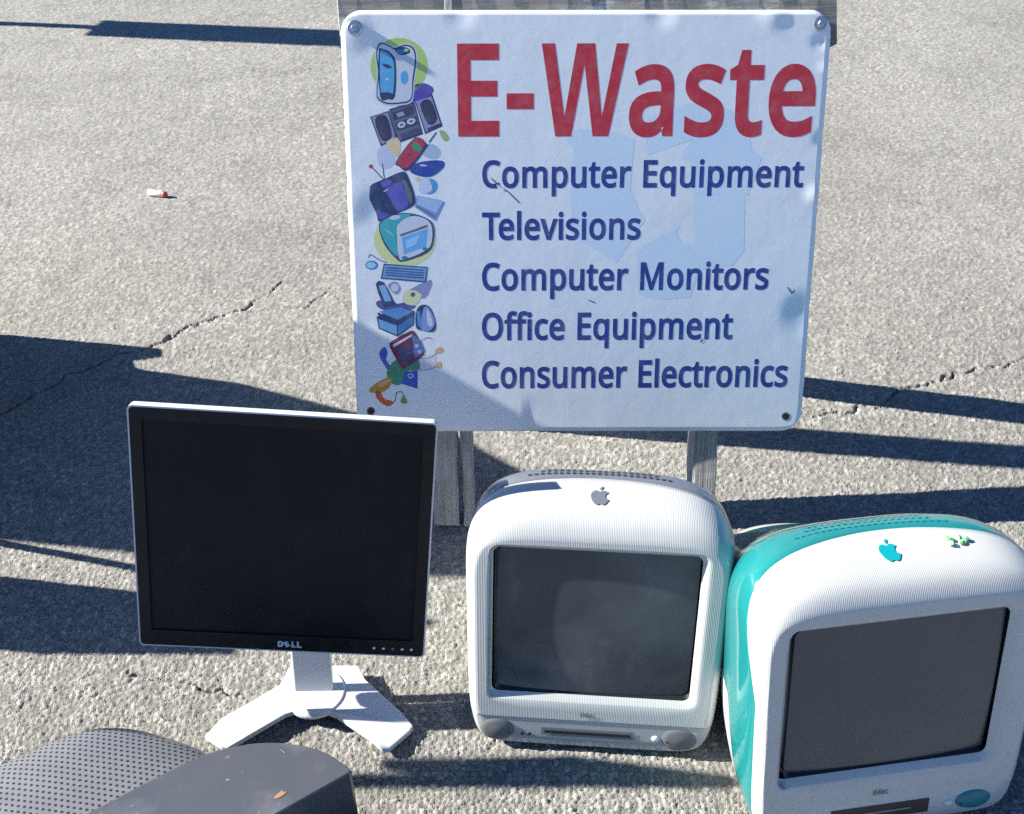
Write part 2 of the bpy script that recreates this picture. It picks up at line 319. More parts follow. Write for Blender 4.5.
# letter shapes for the printed words: advance, outline points, triangles (thousandths of the type size)
GLYPHS = {
'-':(258,[248,162,10,162,10,268,248,268],[1,3,2,1,0,3]),
'C':(507,[388,486,368,491,346,494,323,495,296,494,272,489,249,481,229,471,211,458,195,442,181,423,169,401,160,376,153,349,149,319,147,286,149,244,156,206,167,172,183,144,202,121,225,102,252,89,285,80,323,77,346,78,368,80,390,83,411,88,432,93,482,107,482,-1,444,-13,421,-19,397,-24,371,-27,343,-29,311,-30,253,-26,201,-13,154,9,115,39,83,77,58,122,41,172,30,227,27,287,29,331,35,373,46,413,61,450,80,483,103,514,131,540,162,562,198,580,237,593,279,600,324,603,355,602,384,598,414,593,442,586,468,577,512,558,464,457,427,473,408,480],[57,59,58,57,60,59,56,60,57,56,61,60,56,62,61,55,62,56,55,63,62,54,63,55,54,64,63,53,64,54,53,1,64,1,0,64,0,67,64,67,66,64,66,65,64,52,2,53,2,1,53,51,3,52,3,2,52,51,4,3,51,5,4,51,6,5,50,6,51,50,7,6,50,8,7,50,9,8,49,9,50,49,10,9,49,11,10,48,11,49,48,12,11,48,13,12,47,13,48,47,14,13,46,14,47,46,15,14,45,15,46,45,16,15,45,17,16,44,17,45,44,18,17,44,19,18,43,19,44,43,20,19,42,20,43,42,21,20,29,31,30,42,22,21,28,31,29,42,23,22,27,31,28,26,31,27,42,24,23,25,31,26,24,31,25,42,31,24,41,31,42,40,31,41,39,31,40,39,32,31,38,32,39,38,33,32,38,34,33,38,35,34,37,35,38,37,36,35]),
'E':(446,[420,85,420,-22,56,-22,56,595,420,595,420,487,172,487,172,352,405,352,405,246,172,246,172,85],[2,6,3,6,4,3,6,5,4,2,7,6,2,10,7,10,8,7,10,9,8,2,11,10,2,0,11,2,1,0]),
'M':(727,[405,-22,315,-22,166,390,166,-22,56,-22,56,595,200,595,362,150,529,595,672,595,672,-22,556,-22,556,400],[4,5,6,4,6,2,2,6,7,7,8,9,7,9,12,12,9,10,7,12,0,11,12,10,4,2,3,1,2,7,1,7,0]),
'O':(626,[567,451,585,401,596,347,599,287,597,242,592,200,582,160,568,123,549,89,527,59,501,32,470,10,436,-8,399,-20,358,-28,314,-30,268,-28,226,-20,188,-7,154,11,123,33,97,59,75,89,57,123,44,160,34,201,29,243,27,288,30,347,40,401,58,451,82,495,114,533,154,563,201,586,254,599,314,603,372,599,424,586,470,564,510,533,542,496,166,403,155,369,149,331,147,287,149,243,155,205,166,171,180,142,198,119,220,101,246,88,277,79,314,77,351,79,382,88,407,101,429,119,447,142,461,171,471,205,477,243,479,287,474,350,461,402,439,443,408,472,368,490,314,496,277,493,246,485,219,472,198,454,180,431],[35,37,36,35,38,37,34,38,35,34,39,38,33,39,34,33,40,39,32,40,33,32,41,40,31,69,32,69,41,32,31,70,69,68,41,69,68,0,41,30,70,31,30,71,70,67,0,68,30,72,71,66,0,67,30,73,72,30,74,73,66,1,0,29,74,30,65,1,66,29,42,74,29,43,42,64,1,65,64,2,1,28,43,29,28,44,43,63,2,64,27,44,28,63,3,2,27,45,44,26,45,27,63,4,3,26,46,45,62,4,63,26,47,46,61,4,62,25,47,26,61,5,4,60,5,61,25,48,47,24,48,25,60,6,5,24,49,48,59,6,60,23,49,24,59,7,6,23,50,49,58,7,59,22,50,23,58,8,7,22,51,50,57,8,58,22,52,51,56,8,57,21,52,22,56,9,8,21,53,52,55,9,56,54,9,55,21,54,53,21,9,54,20,9,21,20,10,9,19,10,20,19,11,10,18,11,19,18,12,11,17,12,18,17,13,12,16,13,17,16,14,13,15,14,16]),
'T':(446,[281,487,281,-22,165,-22,165,487,-14,487,-14,595,459,595,459,487],[4,6,5,4,7,6,3,7,4,2,0,3,0,7,3,2,1,0]),
'W':(752,[-8,595,107,595,195,110,299,595,455,595,526,110,643,595,747,595,588,-22,448,-22,366,460,257,-22,117,-22],[12,0,1,12,1,2,2,3,10,10,3,4,10,4,5,5,6,7,5,7,8,2,10,11,9,10,5,12,2,11,9,5,8]),
'a':(450,[145,447,173,454,202,458,231,459,283,455,327,442,362,419,388,386,402,343,407,294,407,-22,316,-22,302,39,327,39,321,31,307,17,292,5,276,-6,259,-15,240,-22,219,-27,197,-29,172,-30,145,-28,119,-23,94,-14,71,-2,52,15,36,36,24,61,17,89,15,120,21,166,41,205,75,237,120,259,175,273,242,279,294,280,294,284,292,313,286,332,277,343,266,351,249,356,227,358,207,357,188,354,169,349,151,342,133,335,94,318,56,411,95,430,119,439,293,187,253,186,207,182,174,174,154,164,142,152,135,137,132,118,134,102,138,91,146,83,157,77,171,73,188,71,218,74,243,82,264,96,280,114,290,139,293,173],[2,4,3,1,4,2,1,5,4,0,5,1,54,5,0,54,6,5,53,6,54,52,6,53,52,7,6,51,50,52,50,49,52,49,48,52,48,47,52,47,7,52,47,46,7,46,45,7,45,8,7,44,8,45,43,8,44,42,8,43,42,9,8,41,9,42,40,9,41,39,9,40,39,10,9,38,10,39,37,55,38,55,10,38,36,55,37,35,55,36,34,55,35,33,55,34,32,56,33,56,55,33,74,10,55,32,57,56,32,58,57,32,59,58,73,10,74,31,59,32,31,60,59,31,61,60,72,10,73,31,62,61,30,62,31,30,63,62,71,10,72,30,64,63,70,13,71,13,10,71,30,65,64,29,65,30,29,66,65,69,13,70,29,67,66,68,13,69,29,68,67,29,13,68,28,12,29,12,13,29,28,15,12,15,11,12,14,10,13,27,15,28,15,10,14,27,16,15,11,10,15,26,16,27,26,17,16,25,17,26,25,18,17,24,18,25,24,19,18,24,20,19,23,20,24,23,21,20,22,21,23]),
'c':(385,[308,-23,288,-27,265,-29,240,-30,201,-27,163,-19,129,-4,97,17,71,44,50,77,34,117,25,162,22,213,25,265,35,312,51,352,73,386,100,413,132,434,167,449,205,457,245,460,269,459,291,457,313,453,334,447,352,441,386,426,350,328,316,340,302,344,287,348,271,352,257,353,244,354,220,352,201,347,185,339,171,328,160,314,151,295,145,272,141,245,139,213,141,183,145,156,151,134,160,115,171,101,184,90,199,82,218,77,240,75,261,76,280,78,296,81,313,86,328,92,373,111,373,1,345,-12,327,-18],[20,22,21,20,23,22,19,23,20,19,24,23,19,25,24,18,25,19,18,26,25,18,27,26,17,27,18,17,29,27,29,28,27,16,32,17,32,31,17,31,30,17,30,29,17,15,34,16,34,33,16,33,32,16,15,35,34,15,36,35,14,36,15,14,37,36,14,38,37,14,39,38,14,40,39,13,40,14,13,41,40,13,42,41,12,42,13,12,43,42,12,44,43,11,44,12,11,45,44,10,45,11,10,46,45,10,47,46,9,47,10,9,48,47,57,59,58,9,49,48,56,59,57,9,50,49,55,59,56,9,51,50,54,59,55,53,59,54,8,51,9,8,52,51,52,59,53,8,59,52,7,59,8,6,59,7,6,60,59,5,60,6,5,61,60,5,0,61,4,0,5,4,1,0,4,2,1,3,2,4]),
'e':(452,[122,429,157,446,194,457,234,460,273,457,308,448,341,433,369,412,392,386,410,356,423,321,431,284,433,244,433,179,142,179,144,161,154,129,171,105,192,88,220,78,255,74,279,75,301,77,322,81,342,87,362,94,414,114,414,5,378,-9,355,-17,332,-23,307,-27,280,-29,251,-30,209,-27,169,-18,133,-3,100,19,73,47,51,81,35,120,25,164,22,212,25,259,33,303,48,342,68,377,93,406,280,346,268,353,252,357,234,358,208,355,187,347,170,333,156,313,146,287,145,279,314,279,314,278,311,297,306,313,299,326,290,337],[2,4,3,2,5,4,1,5,2,1,6,5,0,6,1,0,7,6,47,7,0,47,8,7,46,8,47,46,9,8,45,51,46,51,9,46,45,52,51,50,9,51,49,9,50,49,10,9,45,53,52,48,10,49,45,54,53,63,10,48,44,54,45,62,10,63,44,55,54,61,10,62,61,11,10,60,11,61,44,56,55,43,56,44,59,58,60,58,11,60,43,57,56,58,12,11,43,58,57,43,12,58,42,12,43,42,13,12,41,14,42,14,13,42,41,15,14,40,15,41,40,16,15,40,17,16,39,17,40,25,27,26,39,18,17,24,27,25,39,19,18,23,27,24,22,27,23,38,19,39,38,20,19,21,27,22,20,27,21,38,27,20,37,27,38,36,27,37,36,28,27,35,28,36,35,29,28,35,30,29,34,30,35,34,31,30,34,32,31,33,32,34]),
'f':(276,[288,452,288,353,180,353,180,-22,65,-22,65,353,-10,353,-10,424,65,448,65,458,67,494,73,527,84,556,99,581,118,602,141,617,167,627,196,634,227,635,245,635,262,633,278,631,293,627,306,624,338,613,306,517,277,525,267,528,257,530,248,532,238,533,229,534,212,532,201,527,193,519,186,506,182,485,180,457,180,452],[17,19,18,17,20,19,16,20,17,16,21,20,16,22,21,15,22,16,15,23,22,15,24,23,14,24,15,14,25,24,13,25,14,12,29,13,29,28,13,28,27,13,27,26,13,26,25,13,11,31,12,31,30,12,30,29,12,11,32,31,11,33,32,10,33,11,10,34,33,10,35,34,10,36,35,9,36,10,9,37,36,8,37,9,8,38,37,8,0,38,8,1,0,7,1,8,6,1,7,5,1,6,4,2,5,2,1,5,4,3,2]),
'i':(207,[59,596,73,606,88,611,104,613,120,611,134,606,148,596,159,583,165,565,167,546,165,527,159,510,148,496,135,487,120,481,104,479,88,481,73,487,59,496,48,511,42,528,40,546,42,565,48,582,46,452,161,452,161,-22,46,-22],[27,25,24,27,26,25,2,4,3,1,4,2,1,5,4,0,5,1,0,6,5,0,7,6,23,7,0,23,8,7,22,8,23,22,9,8,21,9,22,20,9,21,20,10,9,19,10,20,19,11,10,18,11,19,18,12,11,17,12,18,17,13,12,17,14,13,16,14,17,16,15,14]),
'l':(207,[161,631,161,-22,46,-22,46,631],[2,0,3,2,1,0]),
'm':(750,[451,440,480,451,509,458,540,460,589,455,631,441,665,416,689,380,703,334,707,281,707,-22,593,-22,593,276,591,304,585,324,577,338,566,348,550,354,528,356,495,353,472,344,456,329,444,307,436,276,433,237,433,-22,320,-22,320,276,319,296,316,311,312,325,306,335,300,342,292,348,282,353,269,355,254,356,230,355,212,350,198,342,187,332,178,319,171,301,165,279,162,253,161,223,161,-22,46,-22,46,452,144,452,154,393,128,393,132,399,145,414,159,426,175,437,192,445,210,452,229,456,247,459,266,460,301,458,332,451,360,440,384,423,404,401,411,388,390,388,401,403,424,424],[2,4,3,59,61,60,58,61,59,58,62,61,1,4,2,57,62,58,1,5,4,47,51,48,51,49,48,51,52,49,52,53,49,53,50,49,56,62,57,0,5,1,56,63,62,55,63,56,0,6,5,69,6,0,55,64,63,54,64,55,53,64,54,68,6,69,53,68,64,68,65,64,68,7,6,50,68,53,50,67,68,65,7,68,66,7,65,47,50,51,47,42,50,42,41,50,41,40,50,40,39,50,39,38,50,38,37,50,37,67,50,37,66,67,37,36,66,36,7,66,36,18,7,18,17,7,17,8,7,35,18,36,35,19,18,34,19,35,16,8,17,34,20,19,33,20,34,32,20,33,15,8,16,32,21,20,31,21,32,14,8,15,30,21,31,14,9,8,30,22,21,29,22,30,13,9,14,28,22,29,28,23,22,12,9,13,47,43,42,27,23,28,12,10,9,47,44,43,27,24,23,26,24,27,11,10,12,47,45,44,26,25,24,47,46,45]),
'n':(496,[216,452,235,456,255,459,276,460,327,455,371,441,407,417,433,381,448,335,453,281,453,-22,339,-22,339,274,337,303,330,324,321,338,309,348,290,354,265,356,227,352,201,342,184,325,172,300,164,266,161,222,161,-22,46,-22,46,452,144,452,154,393,128,393,133,400,147,414,163,427,179,437,197,445],[2,4,3,1,4,2,0,4,1,0,5,4,26,30,27,30,28,27,30,31,28,31,32,28,32,29,28,35,5,0,34,5,35,34,6,5,33,6,34,32,6,33,32,7,6,29,7,32,26,29,30,26,22,29,22,21,29,21,20,29,20,19,29,19,7,29,19,18,7,18,17,7,17,8,7,16,8,17,15,8,16,14,8,15,14,9,8,13,9,14,12,9,13,26,23,22,12,10,9,11,10,12,26,24,23,26,25,24]),
'o':(485,[436,346,452,307,461,264,464,216,462,179,457,145,449,114,437,85,422,59,404,36,383,16,359,-1,333,-14,304,-23,273,-28,241,-30,211,-28,182,-23,154,-14,129,-1,105,16,84,36,66,59,50,85,38,113,29,145,24,179,22,216,25,264,34,307,48,346,69,380,95,408,126,431,162,447,201,457,244,460,285,457,323,447,358,431,389,408,415,380,165,322,151,295,142,259,139,215,140,186,145,159,151,135,160,116,171,101,184,89,200,80,220,75,243,73,266,75,286,80,302,89,315,101,326,116,335,135,341,159,345,186,347,216,345,246,341,273,335,295,326,314,315,329,301,341,285,349,266,355,243,356,208,352,183,341],[35,37,36,34,37,35,34,38,37,33,38,34,33,39,38,32,39,33,32,40,39,32,41,40,31,41,32,31,0,41,30,72,31,72,0,31,30,73,72,71,0,72,70,0,71,30,74,73,69,0,70,69,1,0,29,74,30,29,42,74,68,1,69,67,1,68,29,43,42,66,1,67,66,2,1,28,43,29,65,2,66,28,44,43,64,2,65,64,3,2,27,44,28,27,45,44,63,3,64,63,4,3,26,45,27,62,4,63,26,46,45,26,47,46,61,4,62,61,5,4,25,47,26,25,48,47,60,5,61,60,6,5,24,48,25,24,49,48,59,6,60,24,50,49,58,6,59,58,7,6,23,50,24,23,51,50,57,7,58,23,52,51,56,7,57,56,8,7,22,52,23,22,53,52,55,8,56,22,54,53,54,8,55,22,8,54,22,9,8,21,9,22,21,10,9,20,10,21,19,10,20,19,11,10,18,11,19,18,12,11,17,12,18,17,13,12,16,13,17,16,14,13,15,14,16]),
'p':(493,[206,450,226,455,249,459,274,460,328,453,377,432,417,397,448,348,465,288,471,216,469,167,461,123,447,84,429,50,405,21,377,-1,345,-17,310,-27,272,-30,249,-29,227,-26,206,-20,188,-13,171,-4,161,2,161,-214,46,-214,46,452,145,452,171,433,187,442,329,322,312,341,289,352,259,356,236,355,217,350,202,343,190,334,180,321,172,305,166,284,162,259,161,229,161,216,162,184,165,156,171,133,179,114,189,99,201,88,216,80,236,74,261,73,281,75,298,80,312,89,324,102,334,118,343,138,349,162,353,188,354,216,351,259,343,294],[2,3,4,1,2,4,0,1,4,0,4,5,26,27,28,26,28,29,30,0,5,29,30,5,26,29,41,41,29,40,40,29,39,39,29,38,38,29,37,37,29,5,37,5,36,36,5,35,35,5,6,35,6,34,34,6,7,33,34,7,32,33,7,32,7,8,31,32,8,64,31,8,63,64,8,63,8,9,26,41,42,26,42,43,62,63,9,26,43,44,26,44,45,61,62,9,61,9,10,60,61,10,26,45,46,60,10,11,59,60,11,26,46,47,58,59,11,26,47,48,58,11,12,57,58,12,26,48,49,56,57,12,26,49,50,55,56,12,26,50,24,24,50,51,55,12,13,24,51,52,54,55,13,53,54,13,24,52,53,24,53,13,24,13,14,24,14,15,26,24,25,23,24,15,23,15,16,22,23,16,21,22,16,21,16,17,20,21,17,19,20,17,19,17,18]),
'q':(493,[332,-214,332,4,314,-8,286,-20,254,-28,218,-30,164,-23,116,-2,76,33,45,82,28,142,22,214,25,263,33,307,46,347,65,381,89,409,117,431,149,447,184,457,221,460,256,458,288,450,315,438,338,422,350,452,447,452,447,-214,164,106,181,88,203,77,233,73,257,74,277,79,292,86,304,95,314,107,322,124,328,145,332,170,333,200,333,213,330,260,322,298,310,325,292,342,267,353,231,357,203,353,181,342,164,322,150,293,142,257,139,213,142,169,151,133],[19,20,21,19,21,22,18,19,22,24,25,26,24,26,27,18,22,23,17,18,23,17,23,24,16,17,24,16,24,46,46,24,45,45,24,44,44,24,43,43,24,27,15,16,46,14,15,47,47,15,46,14,47,48,14,48,49,13,14,49,13,49,50,13,50,51,12,13,51,42,43,27,12,51,52,11,12,52,41,42,27,11,52,53,10,11,53,10,53,54,40,41,27,39,40,27,38,39,27,10,54,55,37,38,27,9,10,55,9,55,28,36,37,27,35,36,27,9,28,29,34,35,27,9,29,30,33,34,1,1,34,27,8,9,30,32,33,1,8,30,31,31,32,1,8,31,1,7,8,1,7,1,2,0,1,27,6,7,2,6,2,3,6,3,4,5,6,4]),
'r':(331,[205,446,225,454,246,458,268,460,278,460,287,459,297,459,306,458,316,456,344,451,329,342,299,348,292,349,285,350,277,351,270,352,264,352,251,351,238,348,226,343,214,337,203,329,193,319,184,308,176,295,169,281,165,265,162,248,161,229,161,-22,46,-22,46,452,146,452,154,373,125,373,129,379,141,395,154,410,170,424,187,436],[2,4,3,2,5,4,2,6,5,2,7,6,1,7,2,1,8,7,1,9,8,0,9,1,30,34,31,34,32,31,34,35,32,35,36,32,36,33,32,0,10,9,39,10,0,38,10,39,37,10,38,36,10,37,33,12,36,12,11,36,11,10,36,30,33,34,30,25,33,25,24,33,24,23,33,23,22,33,22,21,33,21,20,33,20,19,33,19,18,33,18,17,33,17,16,33,16,15,33,15,14,33,14,13,33,13,12,33,30,26,25,30,27,26,30,28,27,30,29,28]),
's':(384,[351,188,362,167,368,144,370,119,367,88,359,60,345,36,326,15,303,-2,276,-14,245,-23,212,-28,177,-30,147,-29,119,-27,94,-22,72,-16,51,-9,20,5,20,118,68,95,88,88,110,81,133,75,155,72,178,71,208,73,229,77,243,84,251,92,256,101,258,113,257,118,256,124,253,128,248,134,240,140,229,148,212,156,192,165,166,175,139,186,114,197,92,209,71,221,54,236,39,254,27,274,21,298,19,325,25,365,43,399,73,426,110,445,154,456,202,460,229,459,255,456,280,452,304,446,327,438,368,421,327,325,289,339,271,345,253,351,234,355,216,357,197,358,174,357,155,353,143,347,135,341,132,335,130,327,131,322,133,317,136,312,141,307,150,301,163,294,181,286,202,277,227,267,253,256,278,245,300,234,320,221,337,206],[54,56,55,54,57,56,53,57,54,53,58,57,53,59,58,53,60,59,52,60,53,52,61,60,51,61,52,51,65,61,65,64,61,64,63,61,63,62,61,50,68,51,68,67,51,67,66,51,66,65,51,49,69,50,69,68,50,49,70,69,49,71,70,49,72,71,49,73,72,49,74,73,49,75,74,48,75,49,48,76,75,48,77,76,48,78,77,48,79,78,48,80,79,47,80,48,47,81,80,47,82,81,47,83,82,46,83,47,46,84,83,46,85,84,45,85,46,45,86,85,44,86,45,44,87,86,43,87,44,43,88,87,42,88,43,42,0,88,41,0,42,41,1,0,40,1,41,39,1,40,39,2,1,38,2,39,37,2,38,36,2,37,36,3,2,35,3,36,34,3,35,33,3,34,32,3,33,32,4,3,31,4,32,18,20,19,30,4,31,29,4,30,18,21,20,28,4,29,28,5,4,18,22,21,27,5,28,18,23,22,26,5,27,18,24,23,25,5,26,18,25,24,18,5,25,18,6,5,18,7,6,18,8,7,17,8,18,17,9,8,16,9,17,16,10,9,15,10,16,14,10,15,14,11,10,13,11,14,13,12,11]),
't':(289,[179,84,188,77,198,73,213,72,221,72,231,73,241,74,251,76,259,78,294,87,294,-10,271,-20,258,-23,244,-26,229,-28,214,-30,199,-30,175,-29,152,-24,129,-17,107,-5,88,12,72,33,61,59,54,90,52,124,52,353,-9,353,-9,423,56,453,86,550,166,550,166,452,291,452,291,353,166,353,166,128,168,107,173,93],[29,31,30,29,32,31,28,32,29,28,33,32,28,34,33,27,34,28,26,34,27,25,35,26,35,34,26,25,36,35,25,37,36,24,37,25,24,38,37,24,0,38,23,0,24,8,10,9,23,1,0,7,10,8,23,2,1,6,10,7,5,10,6,23,3,2,4,10,5,3,10,4,23,10,3,22,10,23,21,10,22,20,10,21,19,10,20,19,11,10,18,11,19,18,12,11,18,13,12,17,13,18,17,14,13,17,15,14,16,15,17]),
'u':(496,[335,452,449,452,449,-22,351,-22,341,35,367,35,363,29,349,14,333,2,316,-8,298,-16,279,-22,260,-27,240,-29,220,-30,185,-28,153,-22,124,-12,99,4,78,24,61,49,50,78,43,111,41,148,41,452,157,452,157,154,159,126,165,105,174,91,187,81,205,75,230,73,257,74,278,79,294,87,306,98,317,111,324,129,330,151,334,177,335,207],[23,25,24,23,26,25,41,1,0,41,2,1,40,2,41,39,2,40,23,27,26,38,2,39,22,27,23,37,2,38,22,28,27,21,28,22,36,2,37,21,29,28,35,2,36,21,30,29,34,5,35,5,2,35,21,31,30,33,5,34,20,31,21,20,32,31,32,5,33,20,5,32,19,4,20,4,5,20,6,2,5,19,8,4,8,3,4,7,2,6,18,8,19,8,2,7,17,8,18,17,9,8,3,2,8,17,10,9,16,10,17,16,11,10,15,11,16,15,12,11,15,13,12,14,13,15]),
'v':(407,[259,-22,148,-22,-32,452,91,452,188,184,192,172,197,158,201,144,206,130,210,116,214,102,218,89,221,77,219,85,187,85,186,78,189,90,193,103,197,116,202,131,207,145,211,159,216,172,220,184,317,452,439,452],[1,3,2,1,4,3,23,25,24,23,0,25,1,5,4,22,0,23,21,0,22,1,6,5,20,0,21,1,7,6,19,8,20,8,0,20,1,19,7,19,8,7,1,18,19,9,0,8,1,17,18,10,0,9,1,16,17,11,0,10,1,14,16,14,15,16,12,13,11,13,0,11,1,13,14,1,0,13]),
}

# ------------------------------------------------------------------ ground
def hash2(ix, iy, k):
    h = (ix.astype(np.int64) * 374761393 + iy.astype(np.int64) * 668265263 + k * 1442695041) & 0xFFFFFFFF
    h = ((h ^ (h >> 13)) * 1274126177) & 0xFFFFFFFF
    h = ((h ^ (h >> 16)) * 2246822519) & 0xFFFFFFFF
    return ((h ^ (h >> 15)) & 0xFFFFFF) / float(0xFFFFFF)

def cells(X, Y, s, k):
    """nearest and second nearest jittered stone, with a number for the nearest"""
    gx, gy = np.floor(X / s), np.floor(Y / s)
    f1 = np.full(X.shape, 9.0); f2 = f1.copy(); idn = np.zeros(X.shape); tilt = idn.copy()
    for dx in (-1, 0, 1):
        for dy in (-1, 0, 1):
            cx, cy = gx + dx, gy + dy
            px = (cx + 0.1 + 0.8 * hash2(cx, cy, k)); py = (cy + 0.1 + 0.8 * hash2(cx, cy, k + 1))
            w = 0.85 + 0.35 * hash2(cx, cy, k + 5)
            d = np.hypot(X / s - px, Y / s - py) * w
            v = hash2(cx, cy, k + 2)
            near = d < f1
            f2 = np.where(near, f1, np.minimum(f2, d))
            idn = np.where(near, v, idn); f1 = np.where(near, d, f1)
            tilt = np.where(near, (X / s - px) * (hash2(cx, cy, k + 7) - 0.5) + (Y / s - py) * (hash2(cx, cy, k + 8) - 0.5), tilt)
    return f1, f2, idn, tilt

def vnoise(X, Y, s, k):
    x, y = X / s, Y / s; ix, iy = np.floor(x), np.floor(y); fx, fy = x - ix, y - iy
    fx, fy = fx * fx * (3 - 2 * fx), fy * fy * (3 - 2 * fy)
    a, b, c, d = hash2(ix, iy, k), hash2(ix + 1, iy, k), hash2(ix, iy + 1, k), hash2(ix + 1, iy + 1, k)
    return (a * (1 - fx) + b * fx) * (1 - fy) + (c * (1 - fx) + d * fx) * fy

CRACKS = [  # wandering cracks in the paving: polyline over the ground and half width
    ([(-1.28, 1.52), (-1.081, 1.688), (-1.004, 1.825), (-0.937, 1.888), (-0.84, 1.946), (-0.797, 2.003), (-0.721, 2.079), (-0.646, 2.127), (-0.599, 2.205), (-0.579, 2.261)], 0.0019),
    ([(0.604, 1.67), (0.708, 1.706), (0.79, 1.731), (0.834, 1.756), (0.861, 1.786), (0.973, 1.825), (1.038, 1.848), (1.143, 1.888), (1.3, 1.98)], 0.0017),
    ([(-0.519, 2.108), (-0.479, 2.165), (-0.46, 2.241)], 0.0012),
    ([(-0.60, 1.02), (-0.42, 0.98)], 0.001),
]
def crack_depth(X, Y):
    wob = 0.03 * (vnoise(X, Y, 0.06, 91) - 0.5) + 0.012 * (vnoise(X, Y, 0.014, 95) - 0.5); wob2 = 0.03 * (vnoise(X, Y, 0.06, 92) - 0.5) + 0.012 * (vnoise(X, Y, 0.014, 96) - 0.5)
    out = np.zeros(X.shape)
    for P, w in CRACKS:
        best = np.full(X.shape, 9.0); par = np.zeros(X.shape)
        for si, ((ax, ay), (bx, by)) in enumerate(zip(P[:-1], P[1:])):
            vx, vy = bx - ax, by - ay; L = vx * vx + vy * vy
            t = np.clip(((X + wob - ax) * vx + (Y + wob2 - ay) * vy) / L, 0, 1)
            dd = np.hypot(X + wob - ax - t * vx, Y + wob2 - ay - t * vy)
            par = np.where(dd < best, (si + t) / (len(P) - 1), par); best = np.minimum(best, dd)
        ww = w * (0.5 + 1.1 * vnoise(X, Y, 0.035, 93)) * np.clip(np.minimum(par / 0.06, (1.02 - par) / 0.2), 0.15, 1)
        out = np.maximum(out, np.clip(1.5 - best / ww, 0, 1))
    return out

def build_ground():
    ncol, nrow = 980, 1080
    y0, y1 = 0.42, 6.2
    ys = y0 * (y1 / y0) ** (np.arange(nrow) / (nrow - 1))
    us = np.linspace(-1, 1, ncol)
    Y = np.repeat(ys[:, None], ncol, 1)
    X = us[None, :] * (0.60 * Y + 0.62)
    f1, f2, idn, tlt = cells(X, Y, 0.0084, 3)
    g1, g2, idm, _t = cells(X, Y, 0.0050, 23)
    edge = np.clip((f2 - f1) / 0.30, 0, 1)
    edg2 = np.clip((g2 - g1) / 0.25, 0, 1)
    worn = vnoise(X, Y, 0.35, 61)
    near = np.clip((2.8 - Y) / 1.7, 0, 1)
    amp = 0.0020 + 0.0011 * near
    present = (idn > 0.12)
    # flat-worn stones, each a little tilted and a little higher or lower, gaps of fine grit between
    h = np.where(present, edge * (amp * (0.55 + 0.6 * idn) + 0.0034 * tlt * edge), 0.55 * amp * edg2 * (0.3 + 1.2 * idm))
    h += 0.004 * (vnoise(X, Y, 0.5, 41) - 0.5) + 0.0016 * (vnoise(X, Y, 0.045, 44) - 0.5)
    h -= 0.014 * crack_depth(X, Y)
    Z = h - 0.0030
    V = np.stack([X, Y, Z], -1).reshape(-1, 3)
    i = np.arange(nrow * ncol).reshape(nrow, ncol)
    q = np.stack([i[:-1, :-1], i[:-1, 1:], i[1:, 1:], i[1:, :-1]], -1).reshape(-1, 4)
    me = bpy.data.meshes.new('pavement')
    me.vertices.add(len(V)); me.vertices.foreach_set('co', V.ravel().astype(np.float32))
    me.loops.add(q.size); me.loops.foreach_set('vertex_index', q.ravel().astype(np.int32))
    me.polygons.add(len(q)); me.polygons.foreach_set('loop_start', np.arange(0, q.size, 4, dtype=np.int32))
    me.update(calc_edges=True)
    at = me.attributes.new('stone', 'FLOAT', 'POINT')
    tone = np.where(present, idn, 0.25 * idm)
    tone = np.clip(0.12 + 0.8 * tone * (0.85 + 0.3 * worn), 0, 1)
    at.data.foreach_set('value', tone.ravel().astype(np.float32))
    tag(obj('pavement', me, M['asphalt']), kind='structure')
    tag(pyd('ground', [(-400, -400, -0.022), (400, -400, -0.022), (400, 400, -0.022), (-400, 400, -0.022)], [(0, 1, 2, 3)], M['far_asphalt']), kind='structure')
build_ground()

# ------------------------------------------------------------------ the sign on its folding wooden frame
SIGN_W, SIGN_H, SIGN_LEAN = 0.7855, 0.6993, R(21.5)
SC = Vector((0.1188, 1.530, 0.505))                   # centre of the sheet
def sign_warp(x, y):
    """how far the bent sheet stands off its plane (towards the viewer)"""
    w = 0.0005 * (1 - (2 * x / SIGN_W) ** 2)
    dx = x + 0.098                                     # fold at the lower edge
    k = max(0.0, 1 - (y + SIGN_H / 2) / 0.066)
    if k > 0:
        w -= 0.0025 * k * (math.exp(-abs(dx) / 0.06) if dx > 0 else 0)
    for cx, cy, r, a in ((0.390, 0.262, 0.010, 0.005), (0.378, 0.302, 0.016, -0.004), (-0.375, 0.318, 0.04, 0.004), (0.390, 0.06, 0.022, 0.005), (0.392, 0.15, 0.016, -0.004),
                         (0.386, -0.14, 0.05, -0.005), (-0.388, 0.05, 0.045, 0.004), (-0.388, -0.18, 0.05, -0.004), (0.30, 0.344, 0.03, 0.004), (0.12, 0.346, 0.03, -0.003), (-0.2, 0.346, 0.03, -0.003)):
        q = ((x - cx) ** 2 + (y - cy) ** 2) / r ** 2
        if q < 1: w += 0.5 * a * (1 - q) ** 2
    return w

